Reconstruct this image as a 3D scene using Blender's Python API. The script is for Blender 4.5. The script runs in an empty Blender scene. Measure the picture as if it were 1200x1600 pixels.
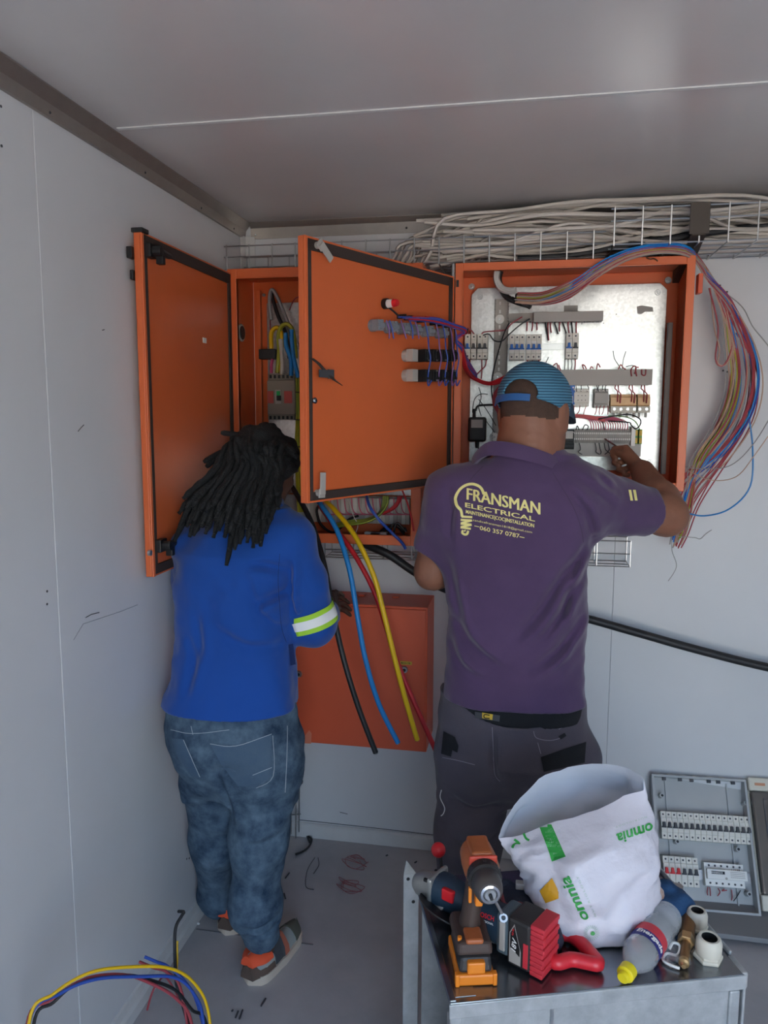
import bpy, bmesh, math, random, zlib
import numpy as np
from mathutils import Vector as V, Matrix
from mathutils.bvhtree import BVHTree
random.seed(7)
SC = bpy.context.scene
COL = SC.collection
rad = math.radians

# ------------------------------------------------------------------ camera, sky, sun, exposure
WALL, HGT, LEFT, RIGHT, FRONT = 2.818, 2.4, -1.062, 2.1, -1.5
FPX, PITCH, YAW, ROLL, CZ = 1198.4, rad(-7.2345), rad(-10.5948), rad(.13864), 1.6966
_f = V((math.sin(YAW)*math.cos(PITCH), math.cos(YAW)*math.cos(PITCH), math.sin(PITCH)))
_r = V((math.cos(YAW), -math.sin(YAW), 0)); _u = _r.cross(_f)
CR = _r*math.cos(ROLL) + _u*math.sin(ROLL); CU = _u*math.cos(ROLL) - _r*math.sin(ROLL); CF = _f
CAM = V((0, 0, CZ))
cam = bpy.data.cameras.new('camera'); cam.sensor_fit = 'VERTICAL'; cam.sensor_height = 36; cam.lens = FPX*36/1600
cam.clip_start = .05
co = bpy.data.objects.new('camera', cam); COL.objects.link(co)
m = Matrix((CR, CU, -CF)).transposed().to_4x4(); m.translation = CAM; co.matrix_world = m
SC.camera = co

def ray(px, py): return CR*((px-600)/FPX) - CU*((py-800)/FPX) + CF
def at(px, py, Y=None, X=None, Z=None):
    d = ray(px, py)
    t = Y/d.y if Y is not None else X/d.x if X is not None else (Z-CZ)/d.z
    return CAM + d*t
def hit(px, py, p, n):
    d = ray(px, py); return CAM + d*((V(p)-CAM).dot(n)/d.dot(n))

SC.view_settings.view_transform = 'Standard'; SC.view_settings.look = 'None'
SC.view_settings.gamma = 1; SC.view_settings.use_curve_mapping = False
SC.view_settings.exposure = 1.34
w = bpy.data.worlds.new('sky'); SC.world = w; w.use_nodes = True
nt = w.node_tree; bg = nt.nodes['Background']
sky = nt.nodes.new('ShaderNodeTexSky'); sky.sky_type = 'NISHITA'; sky.sun_disc = False
sky.sun_elevation = rad(58); sky.sun_rotation = rad(25); sky.dust_density = 2.5; sky.air_density = 1.0
nt.links.new(sky.outputs[0], bg.inputs[0]); bg.inputs[1].default_value = .76
sun = bpy.data.lights.new('sun', 'SUN'); sun.energy = 18; sun.angle = rad(.5); sun.color = (1, .97, .92)
so = bpy.data.objects.new('sun', sun); COL.objects.link(so)
so.rotation_euler = V((.30, .52, 1.35)).to_track_quat('Z', 'Y').to_euler()
DOORX0, DOORX1, DOORZ = .0, 1.6, 2.28
por = bpy.data.lights.new('doorway_portal', 'AREA'); por.shape = 'RECTANGLE'; por.size = DOORX1-DOORX0; por.size_y = DOORZ
po = bpy.data.objects.new('doorway_portal', por); COL.objects.link(po)
po.location = ((DOORX0+DOORX1)/2, FRONT-.01, DOORZ/2); po.rotation_euler = (rad(90), 0, 0)
try: por.cycles.is_portal = True
except Exception: por.energy = 0
try:
    SC.cycles.caustics_reflective = False; SC.cycles.caustics_refractive = False
    SC.cycles.max_bounces = 10; SC.cycles.diffuse_bounces = 6; SC.cycles.sample_clamp_indirect = 6
    SC.cycles.use_denoising = True
except Exception: pass

# ------------------------------------------------------------------ materials
def lin(c):
    if isinstance(c, str): c = [int(c[i:i+2], 16)/255 for i in (0, 2, 4)]
    else: c = [x/255 for x in c]
    return tuple((x/12.92 if x <= .04045 else ((x+.055)/1.055)**2.4) for x in c) + (1,)
MATS = {}
def mat(name, col, rough=.5, metal=0, bump=0, bs=60, var=0, vs=8, col2=None, spec=.5, coat=0, alpha=1, trans=0, stretch=(1, 1, 1), vor=False, emit=0, sheen=0):
    if name in MATS: return MATS[name]
    m = bpy.data.materials.new(name); m.use_nodes = True; t = m.node_tree; b = t.nodes['Principled BSDF']
    I = b.inputs; c = lin(col)
    I['Base Color'].default_value = c; I['Roughness'].default_value = rough; I['Metallic'].default_value = metal
    I['Specular IOR Level'].default_value = spec; I['Coat Weight'].default_value = coat; I['Alpha'].default_value = alpha
    I['Transmission Weight'].default_value = trans
    if sheen: I['Sheen Weight'].default_value = sheen
    if emit: I['Emission Color'].default_value = c; I['Emission Strength'].default_value = emit
    if bump or var:
        tc = t.nodes.new('ShaderNodeTexCoord'); mp = t.nodes.new('ShaderNodeMapping'); mp.inputs['Scale'].default_value = stretch
        t.links.new(tc.outputs['Object'], mp.inputs[0])
    if var:
        n = t.nodes.new('ShaderNodeTexVoronoi' if vor else 'ShaderNodeTexNoise'); n.inputs['Scale'].default_value = vs
        if not vor: n.inputs['Detail'].default_value = 6; n.inputs['Roughness'].default_value = .65
        t.links.new(mp.outputs[0], n.inputs['Vector'])
        r = t.nodes.new('ShaderNodeMapRange'); r.inputs[1].default_value = .3 if not vor else .1; r.inputs[2].default_value = .7 if not vor else .9
        if vor:
            sx = t.nodes.new('ShaderNodeSeparateColor'); t.links.new(n.outputs['Color'], sx.inputs[0]); t.links.new(sx.outputs[0], r.inputs[0])
        else: t.links.new(n.outputs['Fac'], r.inputs[0])
        x = t.nodes.new('ShaderNodeMix'); x.data_type = 'RGBA'
        c2 = lin(col2) if col2 else tuple(v*(1-var) for v in c[:3])+(1,)
        x.inputs[6].default_value = c; x.inputs[7].default_value = c2
        t.links.new(r.outputs[0], x.inputs[0]); t.links.new(x.outputs[2], I['Base Color'])
        if col2 and var < 1:
            ml = t.nodes.new('ShaderNodeMath'); ml.operation = 'MULTIPLY'; ml.inputs[1].default_value = var
            t.links.new(r.outputs[0], ml.inputs[0]); t.links.new(ml.outputs[0], x.inputs[0])
    if bump:
        n = t.nodes.new('ShaderNodeTexNoise'); n.inputs['Scale'].default_value = bs; n.inputs['Detail'].default_value = 4
        t.links.new(mp.outputs[0], n.inputs['Vector'])
        bp = t.nodes.new('ShaderNodeBump'); bp.inputs['Strength'].default_value = bump; bp.inputs['Distance'].default_value = .01
        t.links.new(n.outputs['Fac'], bp.inputs['Height']); t.links.new(bp.outputs[0], I['Normal'])
    MATS[name] = m; return m

M_WALL = mat('wall_paint', 'd6d8da', .42, bump=.03, bs=14, var=.05, vs=3)
M_CEIL = mat('ceiling_sheet', 'd3cfcd', .24, bump=.03, bs=5, var=.06, vs=2, spec=.85)
M_TRIM = mat('aluminium_trim', 'a9a39c', .38, .75, var=.12, vs=14, bump=.02)
M_WTRIM = mat('white_trim', 'd8d8d6', .4, var=.12, vs=9)
M_FLOOR = mat('floor_vinyl', 'bab8b9', .58, bump=.06, bs=40, var=.8, vs=5, col2='a5a3a4')
M_OUT = mat('outside_sand', 'b0a99f', .95, var=.3, vs=2)
M_ORANGE = mat('orange_enamel', 'dd6c3a', .38, bump=.03, bs=260, var=.08, vs=4, spec=.5)
M_RED_OR = mat('red_orange_enamel', 'e0623f', .42, bump=.03, bs=260, var=.1, vs=3)
M_GASK = mat('gasket_foam', '3b2f2a', .8, bump=.1, bs=200)
M_PLATE = mat('galvanised_plate', 'd4d5d3', .28, .82, var=.16, vs=130, vor=True, bump=.04, bs=120)
M_GALV = mat('galvanised_sheet', 'b9bdbe', .45, .2, var=.3, vs=22, bump=.03, bs=50)
M_GTOP = mat('galvanised_top', '8d9298', .22, .9, var=.2, vs=10, bump=.03, bs=12)
M_GREYP = mat('grey_plastic', 'aea9a2', .55)
M_LGREY = mat('light_grey_plastic', 'c9c7c1', .5)
M_CREAM = mat('cream_plastic', 'd9d4c4', .5)
M_DBODY = mat('breaker_body', 'e3dfd4', .5)
M_WHITE = mat('white_plastic', 'ecebe6', .45)
M_BLACK = mat('black_plastic', '1b1b1c', .5)
M_DGREY = mat('dark_grey_plastic', '45464a', .5)
M_BLUEP = mat('blue_plastic', '2a6fc4', .45)
M_TRED = mat('red_plastic', 'd8222a', .4)
M_STEEL = mat('zinc_steel', 'b9bbbb', .3, .9)
M_CHROME = mat('chrome', 'd2d2d2', .15, 1)
M_CLEAR = mat('smoky_contact', '8f969d', .3, alpha=.8)
M_WCAB = mat('cable_white', 'ccc4ba', .5)
M_KCAB = mat('cable_black', '202022', .5)
M_RCAB = mat('cable_red', 'c8242c', .42)
M_RCAB2 = mat('wire_red', 'a5424a', .5)
M_BCAB = mat('cable_blue', '1f86d0', .42)
M_NCAB = mat('wire_navy', '2a4fa8', .45)
M_PCAB = mat('wire_purple', '7a5a98', .45)
M_YCAB = mat('cable_yellow', 'e8bc12', .42)
M_GYCAB = mat('cable_green_yellow', 'bdb024', .45, var=1, vs=3, col2='5f8a35')
M_TCAB = mat('wire_tan', 'bd9c86', .5)
M_GCAB = mat('wire_grey', '9a9a98', .5)
M_PINK = mat('wire_pink', 'd0627c', .5)
M_COPPER = mat('copper_strands', 'd08860', .35, .9)
M_TAPE = mat('yellow_label', 'd8b23a', .5)
M_SKIN = mat('skin_brown', '90604a', .55, var=.18, vs=9, bump=.05, bs=160)
M_SKIN2 = mat('skin_dark', '573a2e', .55, var=.15, vs=9, bump=.05, bs=160)
M_HAIR = mat('dread_hair', '121314', .8, bump=.5, bs=220)

# ------------------------------------------------------------------ mesh helpers
def frame(z, up=None):
    z = V(z).normalized(); u = V(up) if up else (V((0, 0, 1)) if abs(z.z) < .95 else V((0, 1, 0)))
    x = u.cross(z).normalized(); return x, z.cross(x), z
def basis(o, x, y, z):
    m = Matrix((V(x), V(y), V(z))).transposed().to_4x4(); m.translation = V(o); return m
def spline(pts, n=6, closed=False):
    P = [V(p) for p in pts]
    if len(P) < 3: return P
    out = []; N = len(P)
    for i in range(N if closed else N-1):
        g = (lambda k: P[k % N]) if closed else (lambda k: P[min(max(k, 0), N-1)])
        a, b, c, d = g(i-1), g(i), g(i+1), g(i+2)
        for k in range(n):
            t = k/n
            out.append(.5*((2*b)+(c-a)*t+(2*a-5*b+4*c-d)*t*t+(3*b-a-3*c+d)*t**3))
    if not closed: out.append(P[-1])
    return out
class MB:
    def __init__(s): s.v, s.f, s.m, s.mi = [], [], [], 0
    def add(s, vs, fs, M=None, mi=None):
        o = len(s.v); s.v += [tuple(M @ V(p)) if M else tuple(p) for p in vs]
        s.f += [tuple(i+o for i in f) for f in fs]; s.m += [s.mi if mi is None else mi]*len(fs); return s
    def box(s, lo, hi, M=None, mi=None, taper=1):
        x0, y0, z0 = lo; x1, y1, z1 = hi
        if taper != 1:
            cx, cy = (x0+x1)/2, (y0+y1)/2; a, b = (x1-x0)/2*taper, (y1-y0)/2*taper
            top = [(cx-a, cy-b, z1), (cx+a, cy-b, z1), (cx+a, cy+b, z1), (cx-a, cy+b, z1)]
        else: top = [(x0, y0, z1), (x1, y0, z1), (x1, y1, z1), (x0, y1, z1)]
        return s.add([(x0, y0, z0), (x1, y0, z0), (x1, y1, z0), (x0, y1, z0)]+top,
                     [(3, 2, 1, 0), (4, 5, 6, 7), (0, 1, 5, 4), (1, 2, 6, 5), (2, 3, 7, 6), (3, 0, 4, 7)], M, mi)
    def ring(s, rings, closed_ends=True, M=None, mi=None):
        n = len(rings[0]); vs = [p for r in rings for p in r]; fs = []
        for i in range(len(rings)-1):
            for j in range(n):
                k = (j+1) % n; fs.append((i*n+j, i*n+k, (i+1)*n+k, (i+1)*n+j))
        if closed_ends: fs += [tuple(range(n))[::-1], tuple((len(rings)-1)*n+j for j in range(n))]
        return s.add(vs, fs, M, mi)
    def lathe(s, prof, M=None, n=20, mi=None, ends=True):
        return s.ring([[(r*math.cos(2*math.pi*j/n), r*math.sin(2*math.pi*j/n), z) for j in range(n)] for r, z in prof], ends, M, mi)
    def cyl(s, a, b, r0, r1=None, n=12, mi=None, up=None):
        a, b = V(a), V(b); x, y, z = frame(b-a, up)
        return s.lathe([(r0, 0), (r0 if r1 is None else r1, (b-a).length)], basis(a, x, y, z), n, mi)
    def tube(s, pts, r, n=6, mi=None, closed=False, M=None):
        P = [V(p) for p in pts]; R = r if isinstance(r, (list, tuple)) else [r]*len(P); N = len(P)
        T = [(P[(i+1) % N]-P[i-1] if closed else P[min(i+1, N-1)]-P[max(i-1, 0)]).normalized() for i in range(N)]
        x, _, _ = frame(T[0]); rings = []
        for i in range(N):
            x = (x-T[i]*x.dot(T[i]))
            x = x.normalized() if x.length > 1e-6 else frame(T[i])[0]
            y = T[i].cross(x)
            rings.append([P[i]+(x*math.cos(2*math.pi*j/n)+y*math.sin(2*math.pi*j/n))*R[i] for j in range(n)])
        if closed: rings.append(rings[0]); return s.ring(rings, False, M, mi)
        return s.ring(rings, True, M, mi)
    def prism(s, poly, h0, h1, M=None, mi=None):
        return s.ring([[(x, y, h0) for x, y in poly], [(x, y, h1) for x, y in poly]], True, M, mi)
    def sph(s, c, r, n=14, M=None, mi=None, m=None):
        r = (r, r, r) if isinstance(r, (int, float)) else r; m = m or n//2+1
        rings = [[(c[0]+r[0]*math.sin(math.pi*i/m)*math.cos(2*math.pi*j/n), c[1]+r[1]*math.sin(math.pi*i/m)*math.sin(2*math.pi*j/n), c[2]-r[2]*math.cos(math.pi*i/m)) for j in range(n)] for i in [.06]+list(range(1, m))+[m-.06]]
        return s.ring(rings, True, M, mi)
    def build(s, name, mats, parent=None, smooth=False, bevel=0, seg=2, sub=0, label=None, solid=0):
        me = bpy.data.meshes.new(name); me.from_pydata(s.v, [], s.f)
        mats = mats if isinstance(mats, (list, tuple)) else [mats]
        for q in mats: me.materials.append(q)
        if len(mats) > 1: me.polygons.foreach_set('material_index', s.m)
        bm = bmesh.new(); bm.from_mesh(me); bmesh.ops.recalc_face_normals(bm, faces=bm.faces); bm.to_mesh(me); bm.free()
        if smooth:
            me.polygons.foreach_set('use_smooth', [True]*len(me.polygons))
            try: me.set_sharp_from_angle(angle=rad(42 if smooth is True else smooth))
            except Exception: pass
        return link(name, me, parent, bevel, seg, sub, label, solid)
def link(name, me, parent=None, bevel=0, seg=2, sub=0, label=None, solid=0):
    o = bpy.data.objects.new(name, me); COL.objects.link(o)
    if parent is not None:
        o.parent = parent
        if parent.type == 'EMPTY': o.matrix_parent_inverse = Matrix.Translation(-parent.location) if not parent.get('_local') else Matrix()
    if solid: q = o.modifiers.new('s', 'SOLIDIFY'); q.thickness = solid; q.offset = 0
    if bevel:
        q = o.modifiers.new('b', 'BEVEL'); q.width = bevel; q.segments = seg; q.limit_method = 'ANGLE'; q.angle_limit = rad(40)
    if sub: q = o.modifiers.new('u', 'SUBSURF'); q.levels = sub; q.render_levels = sub
    if label: o['label'] = label
    return o
def thing(name, label, cat, loc=(0, 0, 0), group=None, local=False):
    o = bpy.data.objects.new(name, None); COL.objects.link(o); o.empty_display_size = .05; o.location = loc
    o['label'] = label; o['category'] = cat
    if group: o['group'] = group
    if local: o['_local'] = 1
    return o
def tag(o, label, cat, group=None):
    o['label'] = label; o['category'] = cat
    if group: o['group'] = group
    return o
def struct(o): o['kind'] = 'structure'; return o
def copytree(o, parent=None):
    c = o.copy(); COL.objects.link(c)
    if parent: c.parent = parent
    for ch in list(o.children): copytree(ch, c)
    return c
def place(o, loc, label=None, group=None, rz=None):
    o.location = loc
    if rz is not None: o.rotation_euler = (0, 0, rz)
    if label: o['label'] = label
    if group: o['group'] = group
    return o
def wire(name, label, pts, r, m, cat='cable', group=None, n=6, sm=6, parent=None):
    b = MB(); b.tube(spline(pts, sm), r, n); o = b.build(name, m, parent, smooth=60)
    return tag(o, label, cat, group) if cat else o
def textgeo(s, size=1, sx=1, bold=0, shear=0, align='CENTER', space=1):
    c = bpy.data.curves.new('t', 'FONT'); c.body = s; c.size = size; c.offset = bold; c.shear = shear; c.resolution_u = 3
    c.align_x = align; c.align_y = 'CENTER'; c.space_character = space
    o = bpy.data.objects.new('t', c); me = bpy.data.meshes.new_from_object(o)
    vs = [(v.co.x*sx, v.co.y) for v in me.vertices]; fs = [tuple(p.vertices) for p in me.polygons]
    bpy.data.objects.remove(o); bpy.data.meshes.remove(me); bpy.data.curves.remove(c)
    return vs, fs
def fit(geo, w=None, h=None):
    vs, fs = geo; xs = [v[0] for v in vs]; ys = [v[1] for v in vs]
    cx, cy = (min(xs)+max(xs))/2, (min(ys)+max(ys))/2; W, H = max(xs)-min(xs), max(ys)-min(ys)
    sx = w/W if w else h/H; sy = h/H if h else sx
    return [((x-cx)*sx, (y-cy)*sy) for x, y in vs], fs
def moved(geo, dx, dy, rot=0):
    c, s = math.cos(rot), math.sin(rot); return [(x*c-y*s+dx, x*s+y*c+dy) for x, y in geo[0]], geo[1]
def flat(geos, name, m, parent, o, u, v, label=None, eps=0):
    b = MB(); n = V(u).cross(V(v)).normalized()
    for g in geos: b.add([V(o)+V(u)*x+V(v)*y+n*eps for x, y in g[0]], g[1])
    return b.build(name, m, parent, label=label)
def decal(geos, name, m, parent, bvh, o, u, v, d, step=.012, eps=.0012, label=None):
    """flat print draped on a curved surface: cut on a fine grid, then dropped along d on the surface"""
    bm = bmesh.new()
    for vs, fs in geos:
        q = [bm.verts.new((x, y, 0)) for x, y in vs]
        for f in fs:
            try: bm.faces.new([q[i] for i in f])
            except ValueError: pass
    for ax in (0, 1):
        lo = min(t.co[ax] for t in bm.verts); hi = max(t.co[ax] for t in bm.verts); k = lo+step
        no = V((1, 0, 0)) if ax == 0 else V((0, 1, 0))
        while k < hi:
            bmesh.ops.bisect_plane(bm, geom=bm.verts[:]+bm.edges[:]+bm.faces[:], plane_co=no*k, plane_no=no); k += step
    d = V(d).normalized(); kill = []
    for t in bm.verts:
        p = V(o)+V(u)*t.co.x+V(v)*t.co.y
        h = bvh.ray_cast(p-d*.5, d)
        if h[0] is None: kill.append(t); t.co = p; continue
        t.co = h[0]+h[1]*(eps if h[1].dot(d) < 0 else -eps)
    if kill: bmesh.ops.delete(bm, geom=kill, context='VERTS')
    me = bpy.data.meshes.new(name); bm.to_mesh(me); bm.free(); me.materials.append(m)
    return link(name, me, parent, label=label)
def bvh_of(o):
    me = o.data; return BVHTree.FromPolygons([v.co.copy() for v in me.vertices], [tuple(p.vertices) for p in me.polygons])

# ------------------------------------------------------------------ the room
def wall_obj(name, panels, mt, back):
    """a backing sheet with the wall's own panels as pieces"""
    w = struct(MB().box(*back).build(name, mt))
    for lo, hi in panels: MB().box(lo, hi).build('panel', mt, w, bevel=.0015)
    return w
g = .002
flr = struct(MB().box((LEFT-.1, FRONT-.05, -.1), (RIGHT+.1, WALL+.1, 0)).build('floor', M_FLOOR))
ys = [FRONT, -.78, .4, 1.57, WALL]
wl = wall_obj('wall_left', [((LEFT-.02, a+g/2, 0), (LEFT, b-g/2, HGT)) for a, b in zip(ys, ys[1:])], M_WALL, ((LEFT-.08, FRONT, 0), (LEFT-.012, WALL+.08, HGT)))
xs = [LEFT, at(957, 950, Y=WALL).x, 1.5, RIGHT]
g = .0006
wb = wall_obj('wall_back', [((a+g/2, WALL, 0), (b-g/2, WALL+.02, HGT)) for a, b in zip(xs, xs[1:])], M_WALL, ((LEFT-.08, WALL+.012, 0), (RIGHT+.08, WALL+.08, HGT)))
wr = wall_obj('wall_right', [((RIGHT, a+g/2, 0), (RIGHT+.02, b-g/2, HGT)) for a, b in zip(ys, ys[1:])], M_WALL, ((RIGHT+.012, FRONT, 0), (RIGHT+.08, WALL+.08, HGT)))
wf = MB()
wf.box((LEFT, FRONT-.06, 0), (DOORX0, FRONT, HGT)); wf.box((DOORX1, FRONT-.06, 0), (RIGHT, FRONT, HGT)); wf.box((DOORX0, FRONT-.06, DOORZ), (DOORX1, FRONT, HGT))
struct(wf.build('wall_front', M_WALL))
cl = struct(MB().box((LEFT-.08, FRONT-.06, HGT+.012), (RIGHT+.08, WALL+.08, HGT+.1)).build('ceiling', M_CEIL))
cs = [FRONT, -.45, .70, 1.853, WALL]
for a, b in zip(cs, cs[1:]): MB().box((LEFT, a, HGT), (RIGHT, b, HGT+.02)).build('panel', M_CEIL, cl)
for y in cs[1:-1]: MB().box((LEFT+.04, y-.006, HGT-.003), (RIGHT, y+.006, HGT+.001)).build('joint_strip', M_WTRIM, cl, bevel=.001)
b = MB(); b.box((-14, -30, -.14), (14, FRONT-.07, -.06)); struct(b.build('ground_outside', M_OUT))

def cove(name, prof, axis, a, b, m):
    mb = MB()
    if axis == 'y': mb.ring([[(LEFT+u, a, HGT-v) for u, v in prof], [(LEFT+u, b, HGT-v) for u, v in prof]])
    else: mb.ring([[(a, WALL-u, HGT-v) for u, v in prof], [(b, WALL-u, HGT-v) for u, v in prof]])
    return struct(mb.build(name, m))
PR = [(.001, .001), (.03, .001), (.03, .004), (.011, .028), (.007, .055), (.001, .057)]
t1 = cove('trim_1', PR, 'y', FRONT, WALL-.001, M_TRIM)
t2 = cove('trim_2', [(.001, .001), (.02, .001), (.02, .003), (.006, .02), (.004, .058), (.001, .058)], 'x', LEFT+.03, RIGHT, M_TRIM)
t3 = struct(MB().prism([(LEFT+.001, WALL-.001), (LEFT+.001, WALL-.04), (LEFT+.004, WALL-.04), (LEFT+.012, WALL-.012), (LEFT+.045, WALL-.004), (LEFT+.045, WALL-.001)], .06, HGT-.05).build('trim_3', M_WTRIM))
for y in (1.2, 1.62, 2.05, 2.42, 2.7):
    MB().sph((LEFT+.008, y, HGT-.045), .0035, 8).build('rivet', M_DGREY, t1)
for px, py in ((381, 343), (404, 352), (635, 356), (775, 331), (821, 331), (1021, 320)):
    p = at(px, py, Y=WALL-.006); MB().sph(p, .004, 8).build('rivet', M_DGREY, t2)
for px, py in ((378, 415), (395, 418), (376, 363), (399, 367)):
    p = at(px, py, Y=WALL-.006); MB().sph(p, .004, 8).build('rivet', M_STEEL, t3)
# skirtings
bl = struct(MB().prism([(LEFT, 0), (LEFT+.014, 0), (LEFT+.014, .035), (LEFT+.008, .045), (LEFT+.006, .068), (LEFT, .072)], FRONT, WALL, Matrix(((1, 0, 0, 0), (0, 0, 1, 0), (0, 1, 0, 0), (0, 0, 0, 1)))).build('baseboard_left', M_WTRIM))
bb = MB()
bb.prism([(WALL, 0), (WALL-.014, 0), (WALL-.012, .05), (WALL-.006, .056), (WALL, .058)], LEFT+.02, RIGHT, Matrix(((0, 0, 1, 0), (1, 0, 0, 0), (0, 1, 0, 0), (0, 0, 0, 1))))
bb = struct(bb.build('baseboard_back', M_WTRIM))
# screw holes, marks in the sheets
def dot(px, py, par, plane='b', r=.0035):
    if plane == 'b':
        p = at(px, py, Y=WALL-.001); q = p+V((0, .002, 0))
    else: p = at(px, py, X=LEFT+.001); q = p-V((.002, 0, 0))
    MB().cyl(p, q, r, n=8).build('screw_hole', M_DGREY, par)
for p in ((1106, 399), (1117, 395), (1129, 394), (1125, 446), (1136, 456), (1130, 579), (1136, 581)): dot(*p, wb)
for p in ((2, 166), (3, 228), (74, 924), (74, 944), (292, 1342), (296, 1341)): dot(*p, wl, 'l', .003)
def scratch(pts, par, name='scratch', plane='l', m=M_DGREY, r=.0012):
    P = [at(x, y, X=LEFT+.0006) if plane == 'l' else at(x, y, Y=WALL-.0006) for x, y in pts]
    MB().tube(P, r, 4).build(name, m, par)
scratch([(122, 674), (127, 668), (131, 664)], wl); scratch([(134, 965), (143, 960), (155, 957)], wl)
scratch([(160, 516), (163, 515)], wl); scratch([(115, 1000), (130, 975), (190, 955), (215, 945)], wl, m=mat('pencil_line', '9aa0a6', .8), r=.0008)
scratch([(531, 1269), (543, 1272)], wb, plane='b'); scratch([(533, 1298), (536, 1299)], wb, plane='b')
scratch([(467, 1281), (560, 1291), (640, 1300), (690, 1306)], wb, 'joint_line', 'b', M_DGREY, .0015)

# ------------------------------------------------------------------ orange cabinets
YF = WALL-.25
def cabinet_shell(par, x0, x1, z0, z1, m, lip=.026, yf=YF, back=True):
    b = MB(); t = .004; yb = WALL-.002
    b.box((x0, yf, z0), (x0+t, yb, z1)); b.box((x1-t, yf, z0), (x1, yb, z1))
    b.box((x0+t, yf, z0), (x1-t, yb, z0+t)); b.box((x0+t, yf, z1-t), (x1-t, yb, z1))
    b.box((x0+t, yb-t, z0+t), (x1-t, yb, z1-t))
    sh = b.build('shell', m, par, bevel=.0015)
    f = MB()
    f.box((x0, yf-.002, z0), (x0+lip, yf+.012, z1)); f.box((x1-lip, yf-.002, z0), (x1, yf+.012, z1))
    f.box((x0+lip, yf-.002, z1-lip), (x1-lip, yf+.012, z1)); f.box((x0+lip, yf-.002, z0), (x1-lip, yf+.012, z0+lip))
    for a, c in ((x0+lip-.004, x0+lip), (x1-lip, x1-lip+.004)): f.box((a, yf-.006, z0+lip), (c, yf+.012, z1-lip))
    f.box((x0+lip, yf-.006, z1-lip), (x1-lip, yf+.012, z1-lip+.004))
    f.build('front_frame', m, par, bevel=.0015)
    return sh
def door(par, hinge, free, z0, z1, m, gw=.017):
    h = V((*hinge, 0)); u = (V((*free, 0))-h); wd = u.length; u.normalize(); n = V((0, 0, 1)).cross(u)
    D = basis((h.x, h.y, z0), u, n, (0, 0, 1)); H = z1-z0
    b = MB(); b.box((0, -.018, 0), (wd, 0, H), D)
    for lo, hi in (((0, 0, 0), (.006, .004, H)), ((wd-.012, 0, 0), (wd, .006, H)), ((.006, 0, 0), (wd-.012, .004, .006)), ((.006, 0, H-.006), (wd-.012, .004, H))): b.box(lo, hi, D)
    d = b.build('door', m, par, bevel=.002)
    gm = MB(); e = .006
    for lo, hi in (((.012, 0, e), (.012+gw, e, H-e)), ((wd-.012-gw*.75, 0, e+.02), (wd-.013, e, H-e)), ((.012, 0, e), (wd-.012, e, e+gw*1.3)), ((.012, 0, H-e-gw*1.6), (wd-.012, e, H-e))): gm.box(lo, hi, D)
    gm.build('gasket', M_GASK, d, bevel=.001)
    def loc(px, py):
        p = D.inverted() @ hit(px, py, h, n); return p.x, p.z
    return d, D, loc, wd, H

# right cabinet
RX0, RX1, RZ0, RZ1 = -.246, .492, 1.456, 2.184
rc = thing('electrical_cabinet', 'open orange wall cabinet with bright metal plate full of breakers and wires', 'cabinet', ((RX0+RX1)/2, YF, RZ0))
cabinet_shell(rc, RX0, RX1, RZ0, RZ1, M_ORANGE)
YP = 2.785
x0, x1, z0, z1, c = -.209, .447, 1.505, 2.138, .022
pl = MB(); pl.prism([(x0, z0), (x1, z0), (x1, z1-c), (x1-c, z1), (x0+c, z1), (x0, z1-c)], YP, YP+.003, Matrix(((1, 0, 0, 0), (0, 0, 1, 0), (0, 1, 0, 0), (0, 0, 0, 1))))
mp = pl.build('mounting_plate', M_PLATE, rc, bevel=.0008)
for x, z in ((x0+.03, z1-.03), (x1-.03, z1-.03), (x0+.03, z0+.03), (x1-.03, z0+.03)):
    MB().cyl((x, YP, z), (x, YP-.004, z), .010, .009, 14).cyl((x, YP-.004, z), (x, YP-.008, z), .005, .004, 6).build('plate_screw', M_STEEL, mp, smooth=40)
for px, py in ((737, 448), (1044, 438)):
    p = at(px, py, Y=WALL-.008); MB().cyl(p, p-V((0, .003, 0)), .0115, .0105, 16).cyl(p-V((0, .003, 0)), p-V((0, .012, 0)), .006, .005, 6).build('mounting_screw', M_STEEL, rc, smooth=40)
for px, py in ((963, 491), (909, 506), (943, 505)): p = at(px, py, Y=YP); MB().cyl(p-V((0, .0006, 0)), p, .002, n=6).build('drilled_hole', M_DGREY, mp)
b = MB(); b.add(*[(lambda q: ([at(a, c2, Y=YP-.0007) for a, c2 in q], [tuple(range(len(q)))]))([(995, 479), (1003, 477), (1020, 480), (1021, 487), (1008, 487), (1002, 491), (996, 490)])][0])
b.build('tape_scrap', mat('masking_tape', 'aaa9a4', .8), mp)
for px in (892,):
    MB().box(at(881, 489, Y=YP-.003), at(903, 477, Y=YP-.001)).build('tape_scrap', mat('masking_tape', 'aaa9a4', .8), mp)
MB().box(at(870, 734, Y=YP-.003), at(884, 720, Y=YP-.001)).build('tape_scrap', mat('masking_tape', 'aaa9a4', .8), mp)
# hinge pin and slot on the frame
p = at(715, 443, Y=YF-.003); MB().box(p-V((.004, .001, .011)), p+V((.004, .004, .011))).build('latch_slot', M_BLACK, rc)
p = at(708, 437, Y=YF-.003); MB().cyl(p, p+V((0, 0, .05)), .005, n=10).build('hinge', M_STEEL, rc)
p = at(1090, 444, Y=YF+.05); MB().box(p-V((.002, .02, .03)), p+V((.012, .02, .03))).build('mounting_lug', M_RED_OR, rc, bevel=.002)
MB().box((RX1-.048, YP-.075, 1.50), (RX1-.034, YP-.05, 2.0)).build('cable_channel', mat('channel_grey', '7c746f', .5), rc, bevel=.001)

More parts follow.
